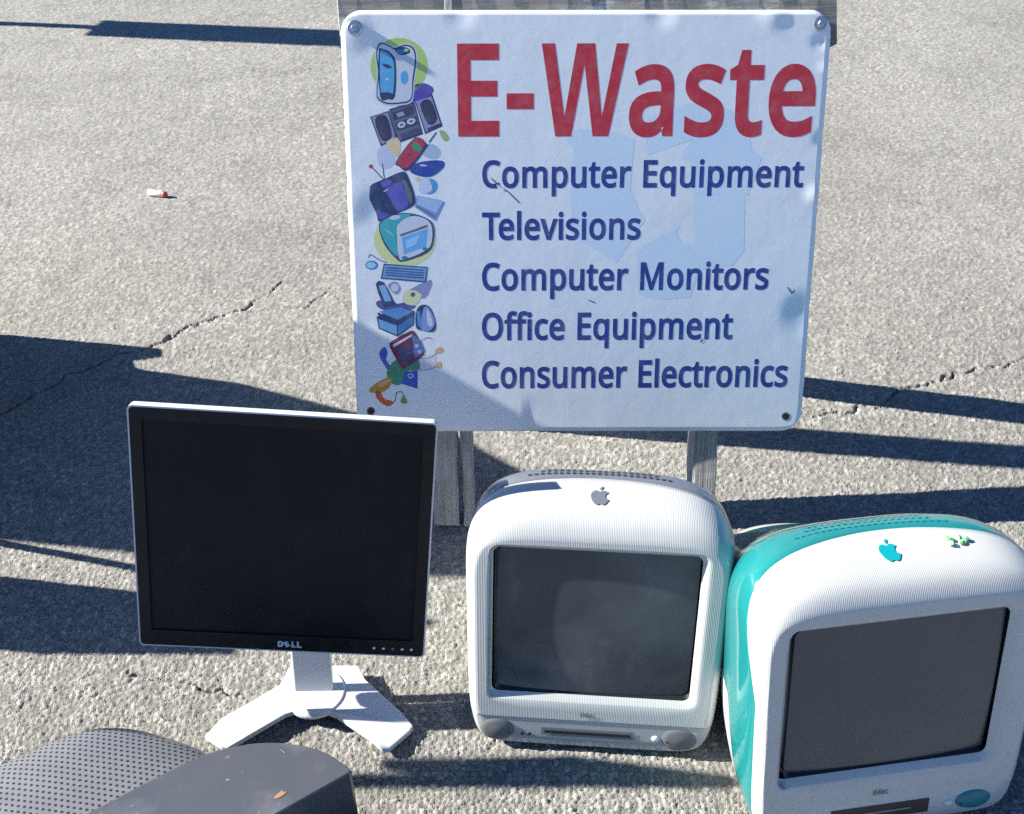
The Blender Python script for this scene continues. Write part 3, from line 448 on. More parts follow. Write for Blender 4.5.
# reading a place on the printed sheet off the photograph: pixel -> metres on the sheet
def _homog(src, dst):
    A = []
    for (x, y), (u, v) in zip(src, dst):
        A.append([x, y, 1, 0, 0, 0, -u * x, -u * y, -u]); A.append([0, 0, 0, x, y, 1, -v * x, -v * y, -v])
    return np.linalg.svd(np.array(A, float))[2][-1].reshape(3, 3)
_HM = _homog([(340, 10), (833, 10), (800.5, 432), (358.5, 430)],
             [(-SIGN_W / 2, SIGN_H / 2), (SIGN_W / 2, SIGN_H / 2), (SIGN_W / 2, -SIGN_H / 2), (-SIGN_W / 2, -SIGN_H / 2)])
def on_sheet(u, v):
    a = _HM @ np.array([u, v, 1.0]); return a[0] / a[2], a[1] / a[2]

def sheet_pt(x, y, off=0.0):
    return (x, -(sign_warp(x, y) + off), y)            # local: x right, -y out of the face, z up

def sign_sheet_mat():
    q = N('painted_aluminium_sheet'); co = q.coord()
    a = q.noise(co, 9, 6, 0.65)
    c = q.mixc(q.ramp(a, [(0.5, (0, 0, 0)), (0.8, (0.16,) * 3)]), (0.77, 0.81, 0.86), (0.46, 0.46, 0.47))
    sp = q.ramp(q.noise(co, 60, 3, 0.6), [(0.735, (0, 0, 0)), (0.76, (0.6,) * 3)])
    c = q.mixc(sp, c, (0.3, 0.3, 0.32))
    st = q.ramp(q.noise(co, 30, 5, 0.6, (1, 1, 0.12)), [(0.55, (0, 0, 0)), (0.8, (0.10,) * 3)])
    c = q.mixc(st, c, (0.4, 0.41, 0.43))
    q.l(c, q.b.inputs['Base Color'])
    q.set(Roughness=0.42)
    q.l(q.bump(q.noise(co, 14, 3), 0.12, 0.004), q.b.inputs['Normal'])
    return q.m
M['sheet'] = sign_sheet_mat()

PRINT = {}
PALE = (202, 222, 242)
def ink(c):
    """print colour; c is an sRGB triple 0-255"""
    if c not in PRINT:
        lin = [((v / 255) / 12.92 if v / 255 <= 0.04045 else ((v / 255 + 0.055) / 1.055) ** 2.4) for v in c]
        q = N('print_%02x%02x%02x' % c); co = q.coord()
        fade = q.ramp(q.noise(co, 40, 5, 0.7), [(0.45, (0, 0, 0)), (0.85, (0.18,) * 3)])
        q.l(q.mixc(fade, tuple(lin), (0.6, 0.62, 0.66)), q.b.inputs['Base Color']); q.set(Roughness=0.45)
        if c == PALE:
            f = q.ramp(q.noise(co, 7, 4, 0.6), [(0.3, (0.0,) * 3), (0.75, (0.5,) * 3)])
            q.l(q.mixc(f, tuple(lin), (0.74, 0.785, 0.845)), q.b.inputs['Base Color'])
        PRINT[c] = q.m
    return PRINT[c]

board = empty('sandwich_board', (SC.x, SC.y, 0), R(0.1))
tag(board, 'weathered wooden sandwich board carrying the white and blue E-Waste sign', 'sign')
def in_frame(off_y=0.0):
    """matrix from sheet space (x, out, up) to the board's own space, pushed back off_y"""
    return Matrix.Translation((0, 0, SC.z)) @ Matrix.Rotation(-SIGN_LEAN, 4, 'X') @ Matrix.Translation((0, off_y, 0))

def build_sheet():
    nx, ny, r = 96, 86, 0.036
    bm = bmesh.new(); g = []
    for j in range(ny + 1):
        row = []
        for i in range(nx + 1):
            x = -SIGN_W / 2 + SIGN_W * i / nx; y = -SIGN_H / 2 + SIGN_H * j / ny
            cx, cy = SIGN_W / 2 - r, SIGN_H / 2 - r
            if abs(x) > cx and abs(y) > cy:            # round the corners
                u, v = (abs(x) - cx) / r, (abs(y) - cy) / r
                u2, v2 = u * math.sqrt(1 - v * v / 2), v * math.sqrt(1 - u * u / 2)
                x = math.copysign(cx + u2 * r, x); y = math.copysign(cy + v2 * r, y)
            rag = 0.0005 * math.sin(37 * y + 5 * math.sin(90 * y)) * (1 if i in (0, nx) else 0)
            row.append(bm.verts.new(sheet_pt(x + rag, y)))
        g.append(row)
    for j in range(ny):
        for i in range(nx):
            bm.faces.new((g[j][i], g[j][i + 1], g[j + 1][i + 1], g[j + 1][i]))
    ret = bmesh.ops.extrude_face_region(bm, geom=bm.faces[:])
    bmesh.ops.translate(bm, vec=(0, 0.0022, 0), verts=[e for e in ret['geom'] if isinstance(e, bmesh.types.BMVert)])
    o = from_bm('sign_panel', bm, M['sheet'], board, True)
    o.matrix_local = in_frame()
    for p in o.data.polygons: pass
    return o
sheet = build_sheet()
tag(sheet, 'white painted metal sheet listing accepted e-waste')

def decal(name, shapes, base=0.00006, label=None):
    """shapes: list of (sRGB colour, [points in photo pixels], layer); one printed mesh on the sheet"""
    bm = bmesh.new(); mats = []; 
    for col, pts, lay in shapes:
        m = ink(col)
        if m not in mats: mats.append(m)
        P = [on_sheet(u, v) for u, v in pts]
        vs_ = [bm.verts.new(sheet_pt(x, y, base + 0.000025 * lay)) for x, y in P]
        try: f = bm.faces.new(vs_)
        except ValueError: continue
        f.material_index = mats.index(m)
        f.normal_update()
        if f.normal.y > 0: f.normal_flip()
    bmesh.ops.triangulate(bm, faces=bm.faces[:])
    me = bpy.data.meshes.new(name); bm.to_mesh(me); bm.free()
    o = obj(name, me, mats, sheet)
    if label: o['label'] = label
    return o

def text_mesh(s, kern=None, squeeze=1.0):
    V, F, x = [], [], 0
    for ci, ch in enumerate(s):
        if ch == ' ': x += 250; continue
        adv, co, tri = GLYPHS[ch]
        b = len(V)
        V += [(x + adv / 2 + (co[i] - adv / 2) * squeeze, co[i + 1]) for i in range(0, len(co), 2)]
        F += [(b + tri[i], b + tri[i + 1], b + tri[i + 2]) for i in range(0, len(tri), 3)]
        x += adv + (kern or {}).get(s[ci:ci + 2], 0)
    x0, x1 = min(v[0] for v in V), max(v[0] for v in V)
    return [((a - x0) / (x1 - x0), b) for a, b in V], F

def letter_line(name, s, u0, u1, vbase, cap_px, col, kern=None, squeeze=0.965):
    V, F = text_mesh(s, kern, squeeze)
    (xa, ya), (xb, yb) = on_sheet(u0, vbase), on_sheet(u1, vbase)
    caph = on_sheet((u0 + u1) / 2, vbase - cap_px)[1] - ya
    P = []
    for a, b in V:
        x = xa + (xb - xa) * a; y = ya + (yb - ya) * a + caph * (b + 22) / 617.0
        P.append(sheet_pt(x, y, 0.00013))
    F = [f if (P[f[1]][0] - P[f[0]][0]) * (P[f[2]][2] - P[f[0]][2]) - (P[f[1]][2] - P[f[0]][2]) * (P[f[2]][0] - P[f[0]][0]) > 0 else f[::-1] for f in F]
    return pyd(name, P, F, ink(col), sheet)

RED, BLUE = (190, 48, 62), (38, 58, 136)
letter_line('lettering', 'E-Waste', 458, 813, 136.5, 93, RED, {'E-': 0, '-W': 20, 'Wa': -50}, 0.92)
letter_line('lettering', 'Computer Equipment', 482, 803, 188, 27.5, BLUE)
letter_line('lettering', 'Televisions', 482, 640, 240, 27.5, BLUE, {'Te': -60})
letter_line('lettering', 'Computer Monitors', 482, 768, 290.5, 27.5, BLUE)
letter_line('lettering', 'Office Equipment', 482, 732, 340, 27, BLUE)
letter_line('lettering', 'Consumer Electronics', 482, 787, 388, 27, BLUE)

def circ(cx, cy, rx, ry=None, n=26, rot=0):
    ry = ry or rx; a = R(rot)
    return [(cx + rx * math.cos(t) * math.cos(a) - ry * math.sin(t) * math.sin(a), cy + rx * math.cos(t) * math.sin(a) + ry * math.sin(t) * math.cos(a))
            for t in (2 * math.pi * k / n for k in range(n))]
def stroke(P, w, n=4):
    P = spline(P, n, False); L, Rr = [], []
    for i, (x, y) in enumerate(P):
        a, b = P[max(i - 1, 0)], P[min(i + 1, len(P) - 1)]
        dx, dy = b[0] - a[0], b[1] - a[1]; d = math.hypot(dx, dy) or 1
        L.append((x - dy / d * w / 2, y + dx / d * w / 2)); Rr.append((x + dy / d * w / 2, y - dx / d * w / 2))
    return L + Rr[::-1]
def grow(P, d):
    cx = sum(p[0] for p in P) / len(P); cy = sum(p[1] for p in P) / len(P)
    return [(x + (x - cx) / (math.hypot(x - cx, y - cy) or 1) * d, y + (y - cy) / (math.hypot(x - cx, y - cy) or 1) * d) for x, y in P]

# the three pale bent arrows behind the words
decal('recycling_arrow', [(PALE, [(560, 133), (580, 129), (610, 131), (634, 139), (630, 190), (640, 213), (645, 220), (616, 263), (572, 236), (570, 196), (573, 150)], 0)])
decal('recycling_arrow', [(PALE, [(640, 120), (700, 100), (730, 110), (748, 132), (752, 150), (762, 158), (748, 196), (694, 194), (690, 162), (680, 158), (692, 140), (648, 155)], 0)])
decal('recycling_arrow', [(PALE, [(694, 195), (745, 195), (744, 252), (732, 266), (700, 270), (690, 298), (660, 300), (638, 295), (636, 258), (642, 246), (680, 226), (676, 232), (682, 244), (694, 246)], 0)])

DK, NAVY, LAV, GRY = (40, 62, 104), (52, 58, 110), (140, 142, 184), (96, 100, 130)
WHT, SKY, AQ, GRN = (196, 206, 222), (84, 166, 214), (54, 128, 190), (172, 206, 110)
body = spline([(378, 46), (382, 43), (390, 46), (395, 48.5), (404, 45), (413, 48), (415.5, 60), (413, 80), (411, 99), (400, 103), (386, 103), (378, 98), (377, 90), (378.5, 72), (376.5, 55)], 4)
decal('printed_tower_computer', [
    (GRN, circ(399, 66, 28.5, 28.5), 0), ((86, 72, 168), spline([(414, 86), (424, 83), (433, 88), (430, 95), (412, 101)], 4), 0),
    (WHT, grow(body, 2.2), 1), (DK, grow(body, 0.6), 2), (WHT, grow(body, -1.0), 3),
    (DK, spline([(378.5, 52), (383, 49), (391, 53), (396, 64), (395, 96), (388, 99), (380, 96)], 4), 4),
    (SKY, spline([(380, 53), (384, 51), (390, 55), (394, 66), (393, 93), (388, 96), (381, 93)], 4), 5),
    (NAVY, spline([(380, 93), (387, 92), (393, 94), (390, 98), (383, 97.5)], 3), 6),
    (DK, spline([(382, 64), (387, 64), (392, 67), (387, 68)], 3), 6), (WHT, circ(387, 79, 1.4), 6),
    (SKY, circ(404.3, 77.5, 3.8, 7), 4), (DK, spline([(394.5, 49), (402, 46.5), (409, 49), (409, 53), (400, 55)], 3), 4),
    (AQ, spline([(396, 50), (402, 49), (405, 52), (400, 54)], 3), 5), (GRN, circ(406, 50, 2.2, 1.5), 5)])
def quad(*p): return list(p)
decal('printed_stereo', [
    (NAVY, [(370, 116.5), (389, 110.5), (397, 139), (381, 146)], 0), (LAV, [(371.5, 117), (388, 112), (395.5, 138), (381.5, 144)], 1),
    ((50, 52, 84), spline([(375, 119), (386, 115.5), (392, 136), (382, 140)], 3), 2),
    (NAVY, [(389, 109), (414, 101), (423, 134), (398, 143)], 0), (GRY, [(390, 111), (413, 103.5), (421, 132), (399, 140.5)], 1),
    ((58, 60, 92), [(392, 112), (412.5, 105), (414, 114), (394, 120)], 2), ((150, 154, 186), [(396, 113.5), (403, 111), (405, 115), (398, 117)], 3),
    ((58, 60, 92), [(395, 123), (416, 116), (418.5, 124), (398, 131)], 2), (WHT, circ(401.5, 124.5, 4, 3, rot=-16), 3), (WHT, circ(411, 121, 4.4, 3, rot=-16), 3),
    (GRY, circ(401.5, 124.5, 2, 1.2, rot=-16), 4), (GRY, circ(411, 121, 2, 1.2, rot=-16), 4),
    ((72, 74, 110), [(400, 134), (419, 127), (421, 131), (402, 139)], 2),
    (NAVY, [(414, 99.5), (432, 94), (442.5, 126), (425, 134)], 0), (LAV, [(415.5, 101), (431, 96), (441, 125.5), (426, 132)], 1),
    ((50, 52, 84), spline([(420, 104), (430, 100), (437, 119), (428, 124)], 3), 2), ((58, 60, 92), [(427, 128), (440, 123), (441, 126), (428, 131.5)], 2)])
decal('printed_telephone', [
    ((190, 200, 226), spline([(378, 150), (386, 144), (393, 152), (394, 164), (383, 169), (378, 160)], 3), 0), ((222, 198, 160), spline([(386, 144), (394, 137), (400, 141), (399, 154), (394, 156)], 3), 1),
    ((170, 186, 216), spline([(420, 150), (430, 143), (440, 150), (438, 158), (428, 158)], 3), 0), ((158, 178, 120), spline([(439, 131), (444, 131), (449, 138), (444, 141)], 3), 1), (DK, stroke([(436, 132), (432, 138), (429, 142)], 1.4), 2),
    (NAVY, spline([(396, 161), (415, 137), (427, 144), (427, 147), (409, 170), (399, 166)], 3), 2), ((176, 60, 84), spline([(397.5, 160), (415, 138), (425, 144), (408, 167), (400, 165)], 3), 3),
    ((60, 150, 108), spline([(412, 145), (416, 142), (421, 147), (420, 151), (414, 150)], 3), 4), ((120, 60, 110), circ(409, 154, 1.8), 4)])
decal('printed_handset', [
    ((44, 72, 158), spline([(410, 171), (415, 164), (424, 161), (438, 160), (444, 162), (443, 168), (432, 176), (420, 176)], 4), 2), (WHT, [(419, 164.5), (424, 164), (428, 166), (421, 166)], 3),
    ((214, 200, 160), circ(418, 179, 2.5), 0), ((80, 150, 206), circ(429, 186, 8.5, 8), 1), ((196, 206, 234), spline([(420, 180), (428, 178), (432, 190), (420, 193)], 3), 2),
    ((118, 142, 196), [(417, 195), (441, 200), (445, 202), (436, 221), (415, 207)], 1), ((160, 186, 226), [(418, 195.5), (443, 201), (436, 213), (417, 204)], 2), (GRY, stroke([(417, 206), (426, 211), (435, 217)], 1.1), 3)])
decal('printed_television', [
    (NAVY, stroke([(371, 166), (378, 173), (384, 180)], 0.9), 1), (NAVY, stroke([(382.5, 163), (383.5, 171), (384.5, 180)], 0.9), 1), ((176, 60, 90), circ(371, 166, 2), 2),
    (DK, spline([(370, 190), (372, 184), (386, 178), (401, 171.5), (407, 174), (415, 195), (414, 205), (400, 212), (380, 221), (377, 214), (370, 199)], 3), 2),
    ((104, 92, 180), circ(386, 183, 6, 3.4, rot=-20), 3), ((88, 84, 176), spline([(374, 198), (380, 191), (400, 182), (405, 190), (408, 206), (392, 213), (380, 219), (375, 208)], 3), 3),
    ((104, 106, 128), spline([(402, 182), (406, 181), (412, 196), (410, 203)], 3), 3), (WHT, stroke([(373, 203), (376, 196), (388, 189)], 1.0), 4)])
decal('printed_desktop_computer', [
    ((212, 220, 150), circ(405, 239, 31, 27), 0), ((60, 66, 110), spline([(379, 224), (388, 216), (404, 212.5), (420, 215), (433, 223), (434, 240), (428, 252), (404, 261), (396, 258), (384, 243)], 3), 4),
    ((58, 168, 178), spline([(380, 225), (389, 217), (402, 213.5), (411, 214.5), (399, 222), (396, 236), (398, 256), (386, 243)], 3), 5), (WHT, circ(395, 217, 5.5, 2.2, rot=-8), 6), ((120, 200, 206), spline([(384, 228), (390, 231), (394, 236), (386, 230)], 3), 6),
    (WHT, spline([(398, 224), (410, 216), (422, 217), (431, 224), (432, 240), (426, 250), (404, 259), (399, 256), (397, 238)], 3), 5),
    (GRY, [(400, 234), (428, 224), (427, 227), (401, 236)], 6), ((104, 170, 226), [(402, 237), (428, 228), (426, 246), (404, 254)], 6), ((150, 200, 240), [(406, 240), (420, 234), (416, 244), (407, 248)], 7),
    ((40, 130, 160), circ(405, 257.5, 3, 2), 7), ((40, 130, 160), circ(425, 248.5, 2.6, 1.8), 7)])
decal('printed_keyboard', [
    (GRY, stroke([(387, 262), (379, 259), (371, 254), (369, 257)], 1.0), 1), (AQ, circ(372, 264.5, 6.2, 4.6), 1), ((160, 206, 226), circ(371.5, 264.5, 4.6, 3.2), 2),
    (DK, [(384, 263), (428, 266.5), (426, 282), (381, 278)], 3), ((110, 158, 206), [(385, 264.2), (427, 267.5), (425, 280.6), (382.5, 277)], 4)] +
    [((62, 84, 138), [(386, 266.2 + 2.5 * k), (424, 269.2 + 2.5 * k), (423.6, 270.6 + 2.5 * k), (385.7, 267.6 + 2.5 * k)], 5) for k in range(4)])
decal('printed_handheld', [
    ((90, 80, 150), spline([(377, 301), (386, 299), (398, 303), (408, 301), (416, 306), (404, 311), (386, 310), (378, 306)], 3), 1), (DK, spline([(376, 283), (384, 281.5), (394, 300), (396, 304), (386, 307), (382, 301)], 2), 2), ((130, 172, 222), [(379, 285), (385, 284), (392, 300), (385, 301)], 3),
    (LAV, spline([(388, 285), (396, 281), (401, 288), (396, 294)], 3), 1), (WHT, circ(395, 287, 4), 2), (LAV, spline([(410, 289), (431, 279), (430, 289), (424, 298), (410, 293)], 2), 2), ((214, 218, 170), spline([(402, 300), (408, 289), (422, 294), (414, 305)], 2), 3), (GRY, circ(413, 294, 2.4), 4)])
decal('printed_printer', [
    (DK, [(377, 316), (398, 306), (415, 310.5), (414, 324), (398, 336), (379, 328)], 3), ((84, 142, 200), [(379, 311), (400, 306.5), (413, 311), (398, 319)], 5), (DK, [(378, 311.5), (398, 320.5), (398, 322.5), (378, 314)], 4), ((104, 164, 214), [(378.5, 318), (397, 325), (397, 334), (380, 327)], 4), ((66, 114, 180), [(398.5, 325), (413.5, 315), (413, 323.5), (398.5, 334)], 4),
    (DK, spline([(417, 309), (424, 304), (431, 308), (436, 322), (434, 331), (422, 330), (416, 326)], 3), 3), ((130, 152, 206), spline([(424, 307), (430, 309), (435, 322), (430, 330), (421, 328)], 3), 4), ((196, 208, 236), spline([(427, 309), (431, 315), (433, 325), (428, 324)], 3), 5), ((84, 140, 200), [(417, 311), (420, 310), (422, 328), (418, 325)], 5)])
decal('printed_monitor', [
    ((108, 40, 74), spline([(390, 346), (393, 340), (411, 330), (416, 333), (420, 340), (425, 351), (420, 358), (404, 368), (400, 364)], 2), 5), ((90, 110, 168), [(412, 333), (421, 340), (425, 350), (415, 358)], 6), (WHT, [(393, 344), (412, 333.5), (413, 335), (394, 346.5)], 6), ((66, 72, 118), [(398, 350), (411, 343), (414, 357), (405, 364)], 6),
    ((150, 186, 226), circ(417, 345, 2), 7), ((150, 186, 226), circ(420, 351, 1.8), 7), (GRY, stroke([(421, 340), (427, 337), (432, 338)], 0.7), 6)])
decal('printed_toy', [
    ((52, 88, 182), spline([(380, 351), (385, 346), (388, 352), (387, 360), (398, 374), (394, 380), (386, 366), (381, 358)], 3), 3), ((62, 142, 108), spline([(387, 372), (396, 359), (404, 367), (412, 360), (418, 358), (420, 369), (406, 371), (402, 383), (393, 383)], 3), 4),
    ((44, 84, 188), [(405, 371), (418, 370), (418, 388), (402, 383)], 5), (WHT, circ(411, 375, 3, 2.6), 6), ((44, 84, 188), circ(411, 375, 1.8, 1.5), 7), ((214, 214, 226), spline([(420, 357), (434, 354), (436, 361), (434, 368), (420, 369), (418, 363)], 3), 2), (LAV, stroke([(419, 357.5), (430, 357), (437, 352)], 0.9), 3), (LAV, stroke([(420, 370), (432, 368), (438, 364)], 0.9), 3),
    ((206, 176, 126), spline([(435, 350), (441, 346), (443, 351), (437, 353)], 2), 4), ((206, 176, 126), spline([(436, 363), (441, 361), (441, 367), (437, 367)], 2), 4)])
decal('printed_power_drill', [
    ((196, 138, 60), spline([(376, 383), (389, 376), (392, 379), (391, 385), (384, 391), (378, 392), (370, 391), (371, 387)], 3), 5), ((222, 176, 96), spline([(379, 383), (389, 378), (390, 381), (381, 386)], 2), 6), ((204, 92, 46), spline([(376, 391), (381, 391), (385, 398), (393, 400), (391, 405), (385, 404), (378, 398)], 3), 5),
    (DK, stroke([(393, 403), (396, 398), (397, 392), (402, 391), (404, 395)], 0.9), 5), ((96, 148, 84), spline([(401, 400), (404, 394), (408, 401), (404, 403)], 2), 6)])
decal('scratch', [((70, 72, 82), stroke([(491, 178), (499, 186), (508, 192), (519, 203)], 1.0), 9), ((226, 230, 236), [(496, 184), (504, 189), (503, 191), (497, 187)], 10)])
for P_, w_ in (([(700, 343), (703, 340)], 1.4), ([(788, 288), (792, 294), (795, 291)], 1.2), ([(588, 300), (595, 303)], 1.0)):
    decal('scratch', [((70, 74, 86), stroke(P_, w_), 9)])
for u, v in ((786, 417.5), (371.5, 410)):
    decal('bolt_hole', [((18, 20, 26), circ(u, v, 3.0), 8), ((120, 104, 88), circ(u, v, 4.2), 7)])

for u, v in ((354.5, 28), (820.5, 24)):                # hex screws with broad washers
    x, y = on_sheet(u, v)
    xf = Matrix.Translation(sheet_pt(x, y, 0.0)) @ Matrix.Rotation(R(90), 4, 'X')
    w = from_bm('washer', lathe_bm([(0.0, 0.0032), (0.0105, 0.0032), (0.0120, 0.0024), (0.0120, -0.002)], 24, xf), M['metal'], sheet)
    h = from_bm('screw_head', lathe_bm([(0.0, 0.0068), (0.0042, 0.0068), (0.0050, 0.0058), (0.0050, 0.003)], 6, xf), M['metal'], sheet)

def plank(name, w, t, L, mat, parent, mtx, rough=0.0016, seed=0, label=None):
    """a worn board, L long along z, w wide along x, t thick along y"""
    rnd = random.Random(seed); bm = bmesh.new(); n = max(4, int(L / 0.03)); rings = []
    for k in range(n + 1):
        z = L * k / n; j = lambda: rnd.uniform(-rough, rough)
        c = 0.003
        P = [(-w / 2 + c, -t / 2), (w / 2 - c, -t / 2), (w / 2, -t / 2 + c), (w / 2, t / 2 - c), (w / 2 - c, t / 2), (-w / 2 + c, t / 2), (-w / 2, t / 2 - c), (-w / 2, -t / 2 + c)]
        rings.append([bm.verts.new((x + j(), y + j() * 0.6, z + (j() * 3 if k in (0, n) else 0))) for x, y in P])
    for A, B in zip(rings[:-1], rings[1:]):
        for i in range(8): bm.faces.new((A[i], A[(i + 1) % 8], B[(i + 1) % 8], B[i]))
    bm.faces.new(rings[0]); bm.faces.new(rings[-1])
    o = from_bm(name, bm, mat, parent); o.matrix_local = mtx
    if label: o['label'] = label
    return o

tL = math.tan(SIGN_LEAN)
foot_s = -SC.z / math.cos(SIGN_LEAN)
def leg_at(x, back, seed, w=0.046, t=0.03, tilt=0.0, top=0.40, mat='wood_up', yaw=0.0):
    m = in_frame(back) @ Matrix.Translation((x, 0, foot_s + 0.004 + back * math.tan(SIGN_LEAN))) @ Matrix.Rotation(R(tilt), 4, 'Y') @ Matrix.Rotation(R(yaw), 4, 'Z')
    return plank('leg', w, t, (top - foot_s), M[mat], board, m, seed=seed)
leg_at(-0.239, 0.020, 1, 0.047, 0.028, -0.6)
leg_at(-0.196, 0.024, 2, 0.020, 0.040, -1.6)
leg_at(0.228, 0.042, 3, 0.042, 0.070, 0.2)
# rear pair of legs, hinged at the top
def rear(x, fy, seed):
    apex = in_frame(0.07) @ Vector((x * 0.98, 0, 0.36)); foot = Vector((x, fy - SC.y, 0.0))
    d = apex - foot; q = Matrix.Translation(foot) @ d.to_track_quat('Z', 'Y').to_matrix().to_4x4()
    return plank('leg', 0.04, 0.075, d.length, M['wood_up'], board, q, seed=seed)
rear(-0.32, 1.705, 4); rear(0.30, 1.84, 5)
m = in_frame(0.021) @ Matrix.Translation((-SIGN_W / 2 - 0.004, 0, SIGN_H / 2 - 0.012)) @ Matrix.Rotation(R(90), 4, 'Y')
plank('top_rail', 0.088, 0.034, SIGN_W + 0.010, M['wood'], board, m, 0.0025, 6)

# ------------------------------------------------------------------ flat panel monitor
def ring_bm(outer, inner, y_front, y_back):
    """frame between two outlines with equal point counts, front at y_front, inner wall back to y_back"""
    bm = bmesh.new(); n = len(outer)
    A = [bm.verts.new((x, y_front, z)) for x, z in outer]
    B = [bm.verts.new((x, y_front, z)) for x, z in inner]
    C = [bm.verts.new((x, y_back, z)) for x, z in inner]
    D = [bm.verts.new((x, y_back, z)) for x, z in outer]
    for i in range(n):
        j = (i + 1) % n
        bm.faces.new((A[i], A[j], B[j], B[i])); bm.faces.new((B[i], B[j], C[j], C[i])); bm.faces.new((D[i], D[j], A[j], A[i])); bm.faces.new((C[i], C[j], D[j], D[i]))
    bmesh.ops.recalc_face_normals(bm, faces=bm.faces[:])
    return bm

def flat_glyphs(polys, w, h, x0, z0, y):
    """letter polygons in a unit box laid flat on a front face"""
    bm = bmesh.new()
    for P in polys:
        lo = [bm.verts.new((x0 + a * w, y, z0 + b * h)) for a, b in P]
        hi = [bm.verts.new((x0 + a * w, y - 0.0006, z0 + b * h)) for a, b in P]
        bm.faces.new(hi)
        for i in range(len(P)):
            j = (i + 1) % len(P); bm.faces.new((lo[i], lo[j], hi[j], hi[i]))
    bmesh.ops.triangulate(bm, faces=bm.faces[:])
    return bm

def tilt_e(t, P, c):
    a = R(t); return [(c[0] + (x - c[0]) * math.cos(a) - (y - c[1]) * math.sin(a), c[1] + (x - c[0]) * math.sin(a) + (y - c[1]) * math.cos(a)) for x, y in P]
D_ = [[(0, 0), (0.07, 0), (0.07, 1), (0, 1)], [(0.07, 0), (0.13, 0), (0.2, 0.12), (0.235, 0.35), (0.235, 0.65), (0.2, 0.88), (0.13, 1), (0.07, 1), (0.07, 0.78), (0.12, 0.78), (0.155, 0.65), (0.155, 0.35), (0.12, 0.22), (0.07, 0.22)]]
E0 = [(0, 0), (0.2, 0), (0.2, 0.2), (0.07, 0.2), (0.07, 0.4), (0.18, 0.4), (0.18, 0.6), (0.07, 0.6), (0.07, 0.8), (0.2, 0.8), (0.2, 1), (0, 1)]
def _slant(x, y, a=R(28)):
    mx, my = (x - 0.1) * 0.0335, (y - 0.5) * 0.0098
    return 0.385 + 0.95 * (mx * math.cos(a) - my * math.sin(a)) / 0.0335, 0.5 + 0.9 * (mx * math.sin(a) + my * math.cos(a)) / 0.0098
E_ = [[_slant(x, y) for x, y in E0]]
L_ = lambda o: [[(o, 0), (o + 0.2, 0), (o + 0.2, 0.22), (o + 0.075, 0.22), (o + 0.075, 1), (o, 1)]]

mon = empty('flat_monitor', (-0.295, 0.955, 0), 0)
tag(mon, 'black flat panel monitor with silver edge standing on a white V-shaped foot', 'monitor')
PW, PH = 0.405, 0.3646
pm = Matrix.Translation(Vector((-0.3147, 0.9989, 0.306)) - Vector((-0.295, 0.955, 0))) @ Matrix.Rotation(R(2.36), 4, 'Z') @ Matrix.Rotation(R(-16.4), 4, 'X') @ Matrix.Rotation(R(5.23), 4, 'Y')
def on_panel(o): o.matrix_local = pm; return o
bz = on_panel(from_bm('bezel', ring_bm(rrect(PW - 0.0042, PH - 0.0042, 0.0055), rrect(PW - 0.036, PH - 0.045, 0.0015, cy=0.004), 0.0, 0.0066), M['bezel_black'], mon))
on_panel(from_bm('screen', prism_bm(rrect(PW - 0.034, PH - 0.043, 0.002, 2, cy=0.004), 0.0028, 0.0062, 'y'), M['lcd'], mon))
hs = on_panel(from_bm('housing', prism_bm(rrect(PW + 0.0006, PH + 0.0006, 0.007, 6), 0.0064, 0.017, 'y', 0.0015, 2), M['silver'], mon, False))
on_panel(from_bm('housing_rim', ring_bm(rrect(PW + 0.0006, PH + 0.0006, 0.007), rrect(PW - 0.004, PH - 0.004, 0.0056), 0.0008, 0.0066), M['silver'], mon))
bm = prism_bm(rrect(PW - 0.05, PH - 0.05, 0.02, 6), 0.0165, 0.046, 'y', 0.012, 3)
on_panel(from_bm('rear_cover', bm, M['silver'], mon))
sub = lambda o, p: (setattr(o, 'parent', p), o)[1]
sub(from_bm('maker_logo', flat_glyphs(D_ + E_ + L_(0.58) + L_(0.81), 0.0335, 0.0098, -0.0075, -PH / 2 + 0.0078, 0.0), M['logo_silver']), bz)
for k, dx in enumerate((-0.060, -0.0465, -0.033, -0.0195, -0.0065)):
    xf = Matrix.Translation((PW / 2 - 0.0145 + dx + 0.0015, 0.0, -PH / 2 + 0.0125)) @ Matrix.Rotation(R(90), 4, 'X')
    sub(from_bm('button', lathe_bm([(0, 0.0012), (0.0016, 0.0010), (0.0022, 0.0)], 12, xf), M['grey_trim'] if k == 2 else M['logo_silver']), bz)
# neck and foot
nk = prism_bm(rrect(0.059, 0.014, 0.003, 3), 0.0, 0.27, 'z')
o = from_bm('neck', nk, M['silver'], mon)
o.matrix_local = Matrix.Translation((-0.006, 0.012, 0.018)) @ Matrix.Rotation(R(1.0), 4, 'Z') @ Matrix.Rotation(R(-17.5), 4, 'X')
foot_out = [(-0.452, 0.893), (-0.440, 0.884), (-0.420, 0.869), (-0.409, 0.866), (-0.390, 0.880), (-0.337, 0.922), (-0.322, 0.928), (-0.300, 0.925), (-0.278, 0.927), (-0.262, 0.921), (-0.205, 0.880), (-0.186, 0.863), (-0.177, 0.866), (-0.150, 0.899), (-0.146, 0.908), (-0.166, 0.927), (-0.225, 0.985), (-0.240, 1.012), (-0.345, 1.012), (-0.355, 0.975), (-0.430, 0.914)]
def foot_z(x, y):
    s = math.hypot(x + 0.298, y - 0.96)
    return 0.021 - 0.015 * max(0, min(1, (s - 0.142) / 0.028)) ** 1.4
from mathutils.geometry import tessellate_polygon
pts = foot_out
tri = tessellate_polygon([[Vector((x, y, 0)) for x, y in pts]])
